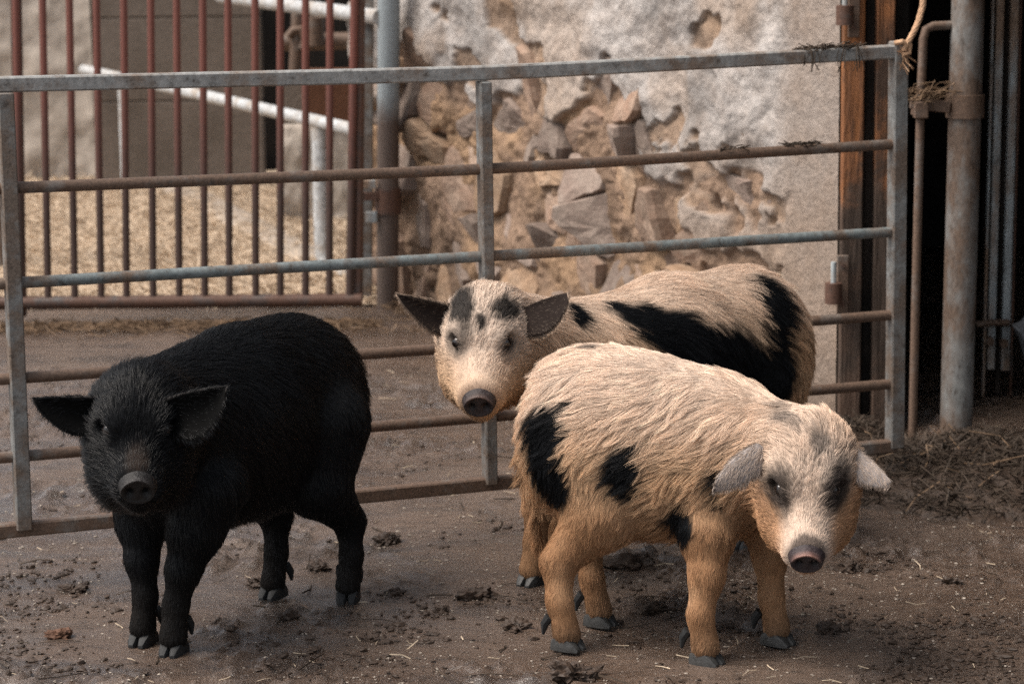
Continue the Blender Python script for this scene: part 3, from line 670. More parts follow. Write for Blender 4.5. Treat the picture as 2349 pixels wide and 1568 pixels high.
# ================================================================== pigs
VOX = 0.0065
class SDF:
    def __init__(s, lo, hi):
        s.lo = np.asarray(lo, float); n = np.ceil((np.asarray(hi) - s.lo) / VOX).astype(int) + 1
        s.ax = [s.lo[i] + VOX * np.arange(n[i]) for i in range(3)]; s.n = n; s.d = np.full(n, 0.2); s.prims = []
    def block(s, c, r):
        i0 = np.maximum(0, np.floor((c - r - s.lo) / VOX).astype(int)); i1 = np.minimum(s.n, np.ceil((c + r - s.lo) / VOX).astype(int) + 1)
        sl = tuple(slice(a, b) for a, b in zip(i0, i1)); P = np.stack(np.meshgrid(*[s.ax[i][sl[i]] for i in range(3)], indexing='ij'), -1); return sl, P
    def put(s, sl, d, k, sub=False):
        o = s.d[sl]
        if sub: s.d[sl] = np.maximum(o, -d) if k <= 0 else -smin(-o, d, k)
        else: s.d[sl] = smin(o, d, k)
    def ell(s, c, rad, ax, k=0.04, tag=None, sub=False):
        c = np.asarray(c, float); rad = np.asarray(rad, float); ax = np.asarray(ax, float)
        f = lambda P: ell_d(P, c, rad, ax)
        sl, P = s.block(c, rad.max() + 0.09); s.put(sl, f(P), k, sub)
        if tag is not None: s.prims.append((f, tag))
    def cone(s, a, b, ra, rb, k=0.03, tag=None):
        a = np.asarray(a, float); b = np.asarray(b, float)
        f = lambda P: cone_d(P, a, b, ra, rb)
        sl, P = s.block((a + b) / 2, np.linalg.norm(b - a) / 2 + max(ra, rb) + 0.08); s.put(sl, f(P), k)
        if tag is not None: s.prims.append((f, tag))
    def mesh(s):
        d = s.d; ins = d < 0; n = s.n
        c = [ins[i:n[0] - 1 + i, j:n[1] - 1 + j, k:n[2] - 1 + k] for i in (0, 1) for j in (0, 1) for k in (0, 1)]
        cnt = sum(x.astype(np.int8) for x in c); act = (cnt > 0) & (cnt < 8)
        idx = np.full(act.shape, -1, int); cells = np.argwhere(act); idx[act] = np.arange(len(cells))
        acc = np.zeros((len(cells), 3)); num = np.zeros(len(cells)); offs = [np.array(o) for o in np.ndindex(2, 2, 2)]
        for a in offs:
            for ax in range(3):
                if a[ax]: continue
                b = a.copy(); b[ax] = 1
                va = d[tuple((cells + a).T)]; vb = d[tuple((cells + b).T)]; cr = (va < 0) != (vb < 0)
                t = np.where(cr, va / np.where(cr, va - vb, 1), 0); p = a + (b - a) * t[:, None]
                acc += p * cr[:, None]; num += cr
        V = s.lo + (cells + acc / num[:, None]) * VOX; F = []
        for ax in range(3):
            sl0 = [slice(1, -1)] * 3; sl1 = [slice(1, -1)] * 3
            sl0[ax] = slice(0, -1); sl1[ax] = slice(1, None)
            A = ins[tuple(sl0)]; B = ins[tuple(sl1)]; e = np.argwhere(A != B); org = np.ones(3, int); org[ax] = 0; e2 = e + org
            flip = A[tuple(e.T)]; u, w = (ax + 1) % 3, (ax + 2) % 3; q = []
            for du, dw in ((-1, -1), (0, -1), (0, 0), (-1, 0)):
                cc_ = e2.copy(); cc_[:, u] += du; cc_[:, w] += dw; q.append(idx[tuple(cc_.T)])
            q = np.stack(q, 1); q[~flip] = q[~flip][:, ::-1]; F.append(q)
        return V, np.concatenate(F)
def smin(a, b, k):
    if k <= 0: return np.minimum(a, b)
    h = np.maximum(k - np.abs(a - b), 0) / k; return np.minimum(a, b) - h * h * k * 0.25
def ell_d(P, c, rad, ax):
    q = (P - c) @ ax.T; k0 = np.sqrt(((q / rad) ** 2).sum(-1)); k1 = np.sqrt(((q / rad ** 2) ** 2).sum(-1)) + 1e-9; return k0 * (k0 - 1) / k1
def cone_d(P, a, b, ra, rb):
    ab = b - a; L = np.dot(ab, ab); t = np.clip(((P - a) @ ab) / L, 0, 1); return np.linalg.norm(P - a - t[..., None] * ab, axis=-1) - (ra + (rb - ra) * t)

def fur_black():
    m = N('fur_black'); at = m.n('ShaderNodeAttribute', attribute_name='Col'); return m.set(at.outputs['Color'], 0.38, None, 0.26)
def fur_mat():
    m = N('fur'); at = m.n('ShaderNodeAttribute', attribute_name='Col'); m.b.inputs['Sheen Weight'].default_value = 0.0
    return m.set(at.outputs['Color'], 0.45, None, 0.16)
M['fur'] = fur_mat(); M['fur_black'] = fur_black()
def skin_mat():
    m = N('hide'); at = m.n('ShaderNodeAttribute', attribute_name='Col'); co = m.coord('World'); a = m.noise(co, 160, 4, 0.6); b_ = m.noise(co, 30, 5, 0.6)
    col = m.mix(0.5, at.outputs['Color'], m.ramp(b_, [(0.3, 0.6), (0.7, 1.1)]), 'MULTIPLY')
    return m.set(col, 0.8, m.bump(a, 0.4, 0.003), 0.06)
M['hide'] = skin_mat()
def snout_mat(name, base, pink):
    m = N(name); at = m.n('ShaderNodeAttribute', attribute_name='Col'); co = m.coord('World'); a = m.noise(co, 120, 5, 0.65)
    col = m.mix(0.6, at.outputs['Color'], m.ramp(a, [(0.3, 0.45), (0.7, 1.2)]), 'MULTIPLY')
    return m.set(col, m.ramp(a, [(0.3, 0.35), (0.7, 0.6)]), m.bump(a, 0.7, 0.005), 0.3)
M['snout'] = snout_mat('snout', None, None)

def color_attr(me, c, name='Col'):
    a = me.color_attributes.new(name, 'FLOAT_COLOR', 'POINT'); a.data.foreach_set('color', np.concatenate([c, np.ones((len(c), 1))], 1).reshape(-1).astype(np.float32))

def ear_mesh(base, tip, wide, face, up_w, low_w, curl, seed):
    """leaf-shaped cupped ear: base->tip is the upper edge line, wide points to the bulging lower edge, face is the open side"""
    base, tip, wide, face = [np.asarray(x, float) for x in (base, tip, wide, face)]
    ln = tip - base; L = np.linalg.norm(ln); nu, nv = 20, 13; pts = np.zeros((nu, nv, 3))
    for i in range(nu):
        t = i / (nu - 1); prof = (1 - t) ** 0.80 * (0.62 + 1.7 * t - 0.55 * t * t)
        for j in range(nv):
            v = j / (nv - 1); w = (-up_w + (up_w + low_w) * v) * prof
            cup = (2 * v - 1) ** 2 * 0.26 * low_w * prof + curl * t * t * (0.3 + 0.7 * v)
            pts[i, j] = base + ln * t + wide * w + face * (cup - 0.03 * t * L)
    th = 0.0045; du = np.gradient(pts, axis=0); dv = np.gradient(pts, axis=1); nn = nrm(np.cross(du, dv)); nn *= np.sign((nn * face).sum(-1, keepdims=True) + 1e-9)
    tk = (1 - 0.6 * np.linspace(0, 1, nu))[:, None, None] * th
    A = (pts + nn * tk).reshape(-1, 3); B = (pts - nn * tk).reshape(-1, 3); V = np.concatenate([A, B]); n = nu * nv; F = []
    i0 = (np.arange(nu - 1)[:, None] * nv + np.arange(nv - 1)[None]).reshape(-1); q = np.stack([i0, i0 + nv, i0 + nv + 1, i0 + 1], 1)
    nt = np.cross(A[q[:, 1]] - A[q[:, 0]], A[q[:, 3]] - A[q[:, 0]]); s = np.sign((nt * face).sum(-1).mean())
    if s < 0: q = q[:, ::-1]
    F = [q, q[:, ::-1] + n]
    edge = [i * nv for i in range(nu)] + [(nu - 1) * nv + j for j in range(1, nv)] + [i * nv + nv - 1 for i in range(nu - 2, -1, -1)] + [j for j in range(nv - 2, 0, -1)]
    e = np.array(edge); e2 = np.roll(e, -1); sd_ = np.stack([e, e2, e2 + n, e + n], 1)
    F.append(sd_ if s < 0 else sd_[:, ::-1])
    side = np.concatenate([np.ones(n), np.zeros(n)])           # 1 = open (inner) face
    edge_mask = np.zeros(2 * n, bool); edge_mask[e] = True; edge_mask[e + n] = True
    vpar = np.tile(np.tile(np.linspace(-1, 1, nv), nu), 2)
    return V, np.concatenate(F), side, np.tile(np.repeat(np.linspace(0, 1, nu), nv), 2), vpar

TAG = lambda flow, length, lift, region: (np.asarray(flow, float), length, lift, region)

def build_pig(name, label, P):
    org = np.asarray(P['origin'], float); fw = nrm(np.array([*P['heading'], 0.0])); lat = np.array([-fw[1], fw[0], 0]); up = WZ
    body_ax = (fw, lat, up)
    sdf = SDF(P['lo'], P['hi']); sc = P.get('scale', 1.0)
    back = -fw
    # torso
    for (c, rad) in P['torso']:
        sdf.ell(c, rad, body_ax, 0.07, TAG(back + np.array([0, 0, -0.25]), P['len'], P['lift'], 'torso'))
    for (a, b, ra, rb) in P['neck']:
        sdf.cone(a, b, ra, rb, 0.07, TAG(back + np.array([0, 0, -0.3]), P['len'] * 0.95, P['lift'] * 1.1, 'neck'))
    # legs: hard union with each other, soft with the body
    feet = []
    for leg in P['legs']:
        pts, rs = leg['pts'], leg['r']; sub = SDF(P['lo'], P['hi'])
        for i in range(len(pts) - 1):
            low = i >= len(pts) - 3
            tg = TAG(np.array([0, 0, -1.0]) + back * 0.15, P['leg_len'] * (0.65 if low else 1.0), 0.12, 'leg')
            sub.cone(pts[i], pts[i + 1], rs[i], rs[i + 1], 0.02, tg)
        sdf.d = smin(sdf.d, sub.d, 0.028); sdf.prims += sub.prims; feet.append((np.asarray(pts[-1]), leg['dir']))
    # tail
    tl = P.get('tail')
    if tl:
        for i in range(len(tl) - 1):
            r0, r1 = 0.017 - 0.008 * i / (len(tl) - 1), 0.017 - 0.008 * (i + 1) / (len(tl) - 1)
            sdf.cone(tl[i], tl[i + 1], r0, r1, 0.012, TAG(np.array([0, 0, -1.0]), 0.05, 0.15, 'tail'))
    # head
    hc, sn = np.asarray(P['head'], float), np.asarray(P['snout'], float); hx = nrm(sn - hc); hy = nrm(np.cross(up, hx) + P.get('head_roll', 0) * up); hy = nrm(hy - hx * np.dot(hy, hx)); hz = np.cross(hx, hy)
    hax = (hx, hy, hz); hs = P.get('head_scale', 1.0); Ls = np.linalg.norm(sn - hc)
    hp = lambda x, y, z: hc + hx * (x * Ls) + hy * (y * hs) + hz * (z * hs)
    fl = -hx + hz * 0.15; hl, hf = P['face_len'], 0.24
    sdf.ell(hp(0.0, 0, 0.0), np.array([.112, .088, .104]) * hs, hax, 0.05, TAG(fl, hl * 1.5, 0.40, 'crown'))
    for s_ in (-1, 1):
        sdf.ell(hp(0.14, s_ * .042, -.056), np.array([.105, .056, .080]) * hs, hax, 0.04, TAG(fl * 0.8 - up * 0.6 + hy * s_ * 0.3, hl * 1.35, 0.26, 'cheek'))
        sdf.ell(hp(0.24, s_ * .040, .054), np.array([.05, .030, .026]) * hs, hax, 0.03, TAG(fl + hy * s_ * 0.5, hl, hf, 'brow'))
    sdf.cone(hp(0.20, 0, -.010), hc + hx * (0.925 * Ls - .037 * hs) - hz * (.004 * hs), .066 * hs, .036 * hs, 0.035, TAG(fl, hl, hf, 'muzzle'))
    for s_ in (-1, 1): sdf.cone(hp(0.35, s_ * .038, -.045), hp(0.80, s_ * .020, -.022), .046 * hs, .028 * hs, 0.03, TAG(fl + hy * s_ * 0.4 - hz * 0.3, hl, hf, 'muzzle'))
    sdf.cone(hp(0.20, 0, -.095), hp(0.78, 0, -.052), .055 * hs, .026 * hs, 0.025, TAG(fl - up * 0.5, hl * 1.2, 0.32, 'jaw'))
    sdf.ell(hc + hx * (0.935 * Ls - .026 * hs) - hz * (.004 * hs), np.array([.026, .0365, .0340]) * hs, hax, 0.02, TAG(fl, hl * 0.7, 0.18, 'muzzle'))
    eyes = []
    for s_ in (-1, 1):
        e = hp(0.36, s_ * .0490, .046); eyes.append(e); sdf.ell(e + hy * s_ * 0.012 * hs, np.array([.024, .016, .016]) * hs, hax, 0.012, None, True)
    V, F = sdf.mesh()
    # soften voxel stepping
    # per-vertex attributes from the nearest primitives
    W = []; D_ = np.stack([f(V) for f, _ in sdf.prims], 1); D_ = D_ - D_.min(1, keepdims=True); W = np.exp(-D_ / 0.018); W /= W.sum(1, keepdims=True)
    flow = W @ np.array([nrm(t[0]) for _, t in sdf.prims]); ln = W @ np.array([t[1] for _, t in sdf.prims]); lift = W @ np.array([t[2] for _, t in sdf.prims])
    regs = [t[3] for _, t in sdf.prims]; rw = {k: W[:, [i for i, x in enumerate(regs) if x == k]].sum(1) for k in set(regs)}
    dens = np.ones(len(V)); inner = np.zeros(len(V))
    hq = (V - hc) @ np.stack(hax).T; tip_ = sst(0.60, 0.95, hq[:, 0] / Ls) * (np.abs(hq[:, 2]) < 0.10); ln = ln * (1 - 0.45 * tip_); lift = lift * (1 - 0.4 * tip_)
    dens *= 1 - sst(0.955, 0.985, hq[:, 0] / Ls)
    # hair on the flanks turns downwards
    side = np.abs(((V - np.array(P['torso'][1][0])) @ lat)) / 0.19; tors = rw['torso'] + rw['neck']
    below = sst(0.02, -0.16, V[:, 2] - P['torso'][1][0][2])
    flow = flow + (tors * (0.25 + 0.75 * np.clip(side, 0, 1)))[:, None] * np.array([0, 0, -0.55])
    nb = len(V)
    earv = []
    for e in P['ears']:
        ev, ef, es, et, ep = ear_mesh(*e['shape'], 1); F = np.concatenate([F, ef + len(V)]); V = np.concatenate([V, ev])
        tipd = nrm(np.asarray(e['shape'][1]) - np.asarray(e['shape'][0])); m_ = len(ev)
        rimm = sst(0.7, 0.95, np.abs(ep)) * (1 - 0.4 * et); flow = np.concatenate([flow, tipd[None] * (1 - 0.5 * rimm)[:, None] + np.asarray(e['shape'][2])[None] * (0.3 + ep * rimm * 1.3)[:, None]]); ln = np.concatenate([ln, np.where(es > .5, 0.009 + 0.012 * rimm, P['ear_len'] * (1 - 0.35 * et) + 0.008 * rimm)]); lift = np.concatenate([lift, np.full(m_, 0.2)])
        dens = np.concatenate([dens, np.where(es > .5, 0.25 + 1.6 * rimm, 1.6)]); inner = np.concatenate([inner, es]); earv += [len(V) - m_, len(V)]
    for k in rw: rw[k] = np.concatenate([rw[k], np.zeros(len(V) - nb)])
    ear = np.zeros(len(V)); ear[nb:] = 1
    me = mesh_np(name, V - org, F); N_ = len(V)
    nor = np.zeros(N_ * 3, np.float32); me.vertices.foreach_get('normal', nor); nor = nor.reshape(-1, 3)
    info = dict(V=V, nor=nor, rw=rw, ear=ear, inner=inner, hp=hp, hax=hax, hs=hs, hc=hc, hx=hx, hz=hz, lat=lat, fw=fw, hq=(V - hc) @ np.stack(hax).T / hs)
    hair_c, skin_c, ln2, dens2 = P['paint'](info, ln, dens)
    color_attr(me, skin_c)
    pig = obj(name, me, M['hide'], None, tuple(org)); pig['label'] = label; pig['category'] = 'pig'; pig['group'] = 'pigs in the yard'
    # ---- fur
    q = F if F.shape[1] == 4 else F; tri = np.concatenate([q[:, [0, 1, 2]], q[:, [0, 2, 3]]])
    A, B, C = V[tri[:, 0]], V[tri[:, 1]], V[tri[:, 2]]; area = np.linalg.norm(np.cross(B - A, C - A), axis=1) / 2
    wgt = area * dens2[tri].mean(1); rr = np.random.default_rng(P['seed']); n = P['count']
    ti = rr.choice(len(tri), n, p=wgt / wgt.sum()); b0 = rr.random(n); b1 = rr.random(n); sw = b0 + b1 > 1; b0[sw] = 1 - b0[sw]; b1[sw] = 1 - b1[sw]
    bw = np.stack([1 - b0 - b1, b0, b1], 1); T = tri[ti]
    lerp = lambda arr: (arr[T] * (bw[..., None] if arr.ndim > 1 else bw)).sum(1)
    root = lerp(V); nn = nrm(lerp(nor)); fl_ = lerp(flow); L = lerp(ln2) * rr.uniform(0.6, 1.2, n) * (1 + 0.35 * vnoise(root * 30, 9)); li = np.clip(lerp(lift) * rr.uniform(0.6, 1.5, n), 0.05, 0.95); colr = lerp(hair_c)
    calm = lerp(sum(rw[k_] for k_ in ('crown', 'cheek', 'brow', 'muzzle', 'jaw')) + ear); wv = (P['wave'] * (1 - 0.65 * np.clip(calm, 0, 1)))[:, None]
    swirl = np.stack([vnoise(root * 11 + 3, P['seed']), vnoise(root * 11 + 40, P['seed'] + 1), vnoise(root * 11 + 90, P['seed'] + 2)], -1)
    fl_ = nrm(fl_) + swirl * wv; fl_ = nrm(fl_ - nn * (fl_ * nn).sum(1, keepdims=True))
    jit = rr.normal(0, 0.07, (n, 3)); K = 6; tt = np.linspace(0, 1, K)
    pts = np.zeros((n, K, 3)); sidev = np.cross(nn, fl_); ph = rr.uniform(0, 6.28, n); cl_ph = vnoise(root * 40, 5) * 3
    for k, t in enumerate(tt):
        d = nn * (li * (1 - 0.35 * t))[:, None] + fl_ * (1 - li * 0.55)[:, None] + jit * t + np.array([0, 0, -0.16 * t])
        pts[:, k] = root + d * (L * t)[:, None] + sidev * (np.sin(t * 4.0 + cl_ph) * 0.30 * wv[:, 0] * L * t)[:, None]
    # locks: hairs lean towards a shared guide
    ng = P['locks']; kd_ = kdtree.KDTree(ng)
    for i in range(ng): kd_.insert(root[i], i)
    kd_.balance(); gi = np.array([kd_.find(x)[1] for x in root]); gap = np.linalg.norm(root - root[gi], axis=1)
    cs = P['clump'] * np.exp(-(gap / 0.03) ** 2) * np.clip((L - 0.006) / 0.02, 0, 1)
    for k, t in enumerate(tt):
        if k: pts[:, k] += (pts[gi, k] - pts[:, k]) * (cs * t ** 1.3)[:, None]
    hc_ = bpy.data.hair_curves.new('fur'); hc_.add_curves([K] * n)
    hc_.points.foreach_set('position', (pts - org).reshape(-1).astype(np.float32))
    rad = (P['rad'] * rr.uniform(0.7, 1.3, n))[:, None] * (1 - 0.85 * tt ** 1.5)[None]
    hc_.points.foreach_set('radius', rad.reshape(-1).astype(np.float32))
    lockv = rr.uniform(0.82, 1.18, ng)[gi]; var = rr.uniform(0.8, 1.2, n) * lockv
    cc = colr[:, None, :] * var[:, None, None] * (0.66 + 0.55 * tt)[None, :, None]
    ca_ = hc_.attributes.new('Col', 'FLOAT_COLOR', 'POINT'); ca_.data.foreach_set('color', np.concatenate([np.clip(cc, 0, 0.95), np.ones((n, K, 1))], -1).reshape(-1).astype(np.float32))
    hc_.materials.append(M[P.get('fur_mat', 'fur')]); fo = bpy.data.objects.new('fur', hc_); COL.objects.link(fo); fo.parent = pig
    # ---- eyes
    for e, s_ in zip(eyes, (-1, 1)):
        b = MB(); rr_ = 0.0140 * hs; vv, ff = [], []
        for i in range(9):
            for j in range(14):
                a, c_ = math.pi * i / 8, 2 * math.pi * j / 14; vv.append(e + hy * s_ * 0.0015 + rr_ * (hx * math.sin(a) * math.cos(c_) + hz * math.sin(a) * math.sin(c_) + hy * math.cos(a)))
        for i in range(8):
            for j in range(14): ff.append((i * 14 + j, i * 14 + (j + 1) % 14, (i + 1) * 14 + (j + 1) % 14, (i + 1) * 14 + j))
        b.add(vv, ff); b.build('eye', M['eye'], pig, org=org)
    # ---- snout disc with nostrils
    nr_, na = 14, 40; vv = []; cl_ = []
    for i in range(nr_):
        for j in range(na):
            a = 2 * math.pi * j / na; tr_ = i / (nr_ - 1); rr_ = tr_ if tr_ < 0.86 else 0.86 + (tr_ - 0.86)
            R_ = (0.0345 + 0.002 * math.cos(2 * a)) * hs
            yy, zz_ = rr_ * R_ * math.cos(a), rr_ * R_ * 0.93 * math.sin(a)
            if zz_ > 0: zz_ *= 1.0 + 0.10 * (1 - abs(math.cos(a)))
            x_ = 0.016 * hs
            x_ += 0.003 * hs * math.exp(-((tr_ - 0.80) / 0.12) ** 2) * (1.6 if math.sin(a) > 0.2 else 0.7)
            if tr_ > 0.86: x_ -= (tr_ - 0.86) / 0.14 * 0.020 * hs
            dn = min(((yy - s_ * 0.0145 * hs) / (0.0068 * hs)) ** 2 + ((zz_ + 0.001) / (0.0085 * hs)) ** 2 for s_ in (-1, 1))
            x_ -= 0.010 * hs * math.exp(-dn * 1.2)
            vv.append(hp(0.968, 0, -.004) + hx * (x_ - 0.010 * hs) + hz * (0.0 * x_) + hy * yy + hz * zz_)
            rimw = math.exp(-((tr_ - 0.80) / 0.07) ** 2) * max(0, math.sin(a)) ** 1.5
            base_c = np.array(P['snout_col']); pc = np.array(P['rim_col']); cc_ = base_c + (pc - base_c) * rimw; cc_ = cc_ * (1 - 0.96 * math.exp(-dn * 0.8)); cl_.append(cc_)
    ff = [(i * na + j, i * na + (j + 1) % na, (i + 1) * na + (j + 1) % na, (i + 1) * na + j) for i in range(nr_ - 1) for j in range(na)]
    b = MB(); b.add(vv, ff); so = b.build('snout', M['snout'], pig, org=org); color_attr(so.data, np.array(cl_))
    # ---- hooves
    for (ft, dr) in feet:
        dr = nrm(np.array([dr[0], dr[1], 0])); ly = np.array([-dr[1], dr[0], 0]); b = MB(); w = 0.0140 * sc
        for s_ in (-1, 1):
            cx_ = np.array([ft[0], ft[1], 0]) + ly * s_ * w * 1.10
            prof = [(-0.024, 0.000, 0.024, 0.85), (-0.012, 0.000, 0.032, 0.9), (0.012, 0.000, 0.032, 0.92), (0.028, 0.0, 0.021, 0.80), (0.040, 0.0, 0.006, 0.42)]
            vv = []
            for (x_, z0, z1, ww) in prof:
                for (yy, zz_) in ((-1, z0), (-1.0, z0 + (z1 - z0) * 0.5), (-0.75, z0 + (z1 - z0) * 0.88), (0, z1), (0.75, z0 + (z1 - z0) * 0.88), (1.0, z0 + (z1 - z0) * 0.5), (1, z0)):
                    vv.append(cx_ + dr * (x_ * sc) + dr * (s_ * 0) + ly * (yy * w * ww - s_ * 0.10 * max(0, x_) ) + WZ * (zz_ * sc + 0.001))
            m7 = 7; ff = [(i * m7 + k, i * m7 + (k + 1) % m7, (i + 1) * m7 + (k + 1) % m7, (i + 1) * m7 + k) for i in range(len(prof) - 1) for k in range(m7)] + [tuple(range(m7 - 1, -1, -1)), tuple(range((len(prof) - 1) * m7, len(prof) * m7))]
            b.add(vv, ff)
        b.build('hoof', P['hoof_mat'], pig, org=org)
        for s_ in (-1, 1):
            b = MB(); q0 = np.array([ft[0], ft[1], 0.072 * sc]) - dr * 0.030 * sc + ly * s_ * 0.020 * sc
            b.tube([q0, q0 - dr * 0.012 - WZ * 0.018 + ly * s_ * 0.004, q0 - dr * 0.014 - WZ * 0.040 + ly * s_ * 0.006], [0.011, 0.0095, 0.003], 8); b.build('dewclaw', M['hoof_dark'], pig, org=org)
    return pig

def front_leg(px, py, fw, top, dirv, r=1.0, lean=0.0):
    f = G(px, py); f[2] = 0; fw = np.asarray(fw, float); top = np.asarray(top, float)
    knee = f * np.array([1, 1, 0]) * 1.0 + WZ * 0.185 + (top - f) * np.array([1, 1, 0]) * 0.30 + fw * 0.004
    return dict(pts=[top, f + (top - f) * np.array([0.62, 0.62, 0]) + WZ * 0.27, knee, f + WZ * 0.105 - fw * 0.006, f + WZ * 0.036 + fw * 0.006], r=[.078 * r, .056 * r, 0.0345 * r, .0240 * r, .0290 * r], dir=dirv)
def hind_leg(px, py, fw, top, dirv, r=1.0):
    f = G(px, py); f[2] = 0; fw = np.asarray(fw, float); top = np.asarray(top, float); d = (top - f) * np.array([1, 1, 0])
    return dict(pts=[top, f + d * 0.70 + WZ * 0.29 + fw * 0.045, f + d * 0.25 + WZ * 0.185 - fw * 0.030, f + WZ * 0.105 - fw * 0.014, f + WZ * 0.036 + fw * 0.002], r=[.110 * r, .076 * r, 0.0345 * r, .0240 * r, .0290 * r], dir=dirv)

def blob(info, c, rad, ax=None, soft=0.28, seed=0, nz=0.35):
    ax = np.stack([info['fw'], info['lat'], WZ]) if ax is None else np.asarray(ax); q = (info['V'] - np.asarray(c)) @ ax.T / np.asarray(rad)
    d = np.sqrt((q ** 2).sum(-1)) + nz * fbm(info['V'] * 22, seed + 60, 3); return 1 - sst(1 - soft, 1 + soft * 0.4, d)
CREAM = np.array([0.78, 0.62, 0.50]); TAN = np.array([0.58, 0.385, 0.235]); ORANGE = np.array([0.35, 0.192, 0.100]); BLK = np.array([0.0050, 0.0056, 0.0068]); GREY = np.array([0.30, 0.27, 0.25])
def mixc(c, m, col): return c + (np.asarray(col) - c) * m[:, None]

# ---------------------------------------------------------------- black pig
def paint_black(I, ln, dens):
    n = len(I['V']); c = np.tile(BLK, (n, 1)) * (1 + 0.5 * fbm(I['V'] * 9, 4, 3))[:, None]
    brown = blob(I, I['hp'](0.78, 0, 0.04), (0.045, 0.03, 0.03), I['hax'], 0.5, 3)
    c = mixc(c, brown * 0.45, (0.05, 0.035, 0.027))
    c = mixc(c, I['rw']['leg'] * sst(0.22, 0.05, I['V'][:, 2]) * 0.5, (0.020, 0.016, 0.013))
    sk = c * 0.8; sk = mixc(sk, I['ear'] * (1 - I['inner']) * 0.8, (0.055, 0.05, 0.048)); sk = mixc(sk, I['inner'], (0.003, 0.003, 0.003))
    ln = ln * (1 + 0.35 * I['rw'].get('crown', 0)); dens = dens * (1 - 0.5 * I['ear'] * (1 - I['inner']))
    return c, sk, ln, dens
fwB = nrm(np.array([-0.56, -0.83, 0])); latB = np.array([-fwB[1], fwB[0], 0])
hipB, shB = np.array([-0.515, 5.94, 0.45]), np.array([-0.715, 5.63, 0.43])
camdir = lambda p: nrm(CAMP - p)
B_ = dict(origin=(-0.60, 5.75, 0), heading=fwB[:2], lo=(-1.35, 4.85, -0.05), hi=(-0.15, 6.35, 0.86), seed=101, count=90000, locks=9000, clump=0.55, rad=0.00041, wave=0.28, len=0.056, lift=0.22, leg_len=0.018, face_len=0.026, ear_len=0.010,
    torso=[(hipB, (0.19, 0.165, 0.208)), ((hipB + shB) / 2 + WZ * 0.004, (0.25, 0.175, 0.220)), (shB, (0.20, 0.160, 0.195))],
    neck=[(shB - fwB * 0.02 + WZ * 0.02, D(335, 965, 5.44), 0.150, 0.118)],
    head=D(318, 980, 5.40), snout=D(316, 1124, 5.19), head_scale=1.12,
    legs=[front_leg(333, 1473, fwB, (-0.815, 5.60, 0.36), (-0.30, -0.95)), front_leg(403, 1496, fwB, (-0.655, 5.50, 0.36), (-0.25, -0.97), 1.06),
          hind_leg(628, 1368, fwB, (-0.60, 5.93, 0.42), (-0.40, -0.9)), hind_leg(800, 1376, fwB, (-0.435, 5.85, 0.42), (-0.05, -1.0))],
    tail=[hipB - fwB * 0.185 + latB * 0.0 + WZ * 0.07, hipB - fwB * 0.215 + WZ * 0.0 + latB * -0.02, hipB - fwB * 0.20 - WZ * 0.12, hipB - fwB * 0.19 - WZ * 0.24],
    ears=[dict(shape=(D(232, 915, 5.38), D(74, 912, 5.35), np.array([0.05, -0.05, -1.0]), nrm(np.array([0.25, -0.95, -0.15])), 0.012, 0.088, 0.02)),
          dict(shape=(D(385, 922, 5.34), D(524, 884, 5.30), nrm(np.array([0.25, -0.15, -1.0])), nrm(np.array([-0.15, -0.95, -0.2])), 0.018, 0.105, 0.02))],
    paint=paint_black, fur_mat='fur_black', snout_col=(0.009, 0.008, 0.008), rim_col=(0.035, 0.031, 0.03), hoof_mat=M['hoof_dark'])
build_pig('pig', 'all black shaggy pig with drooping ears standing before the farm gate', B_)

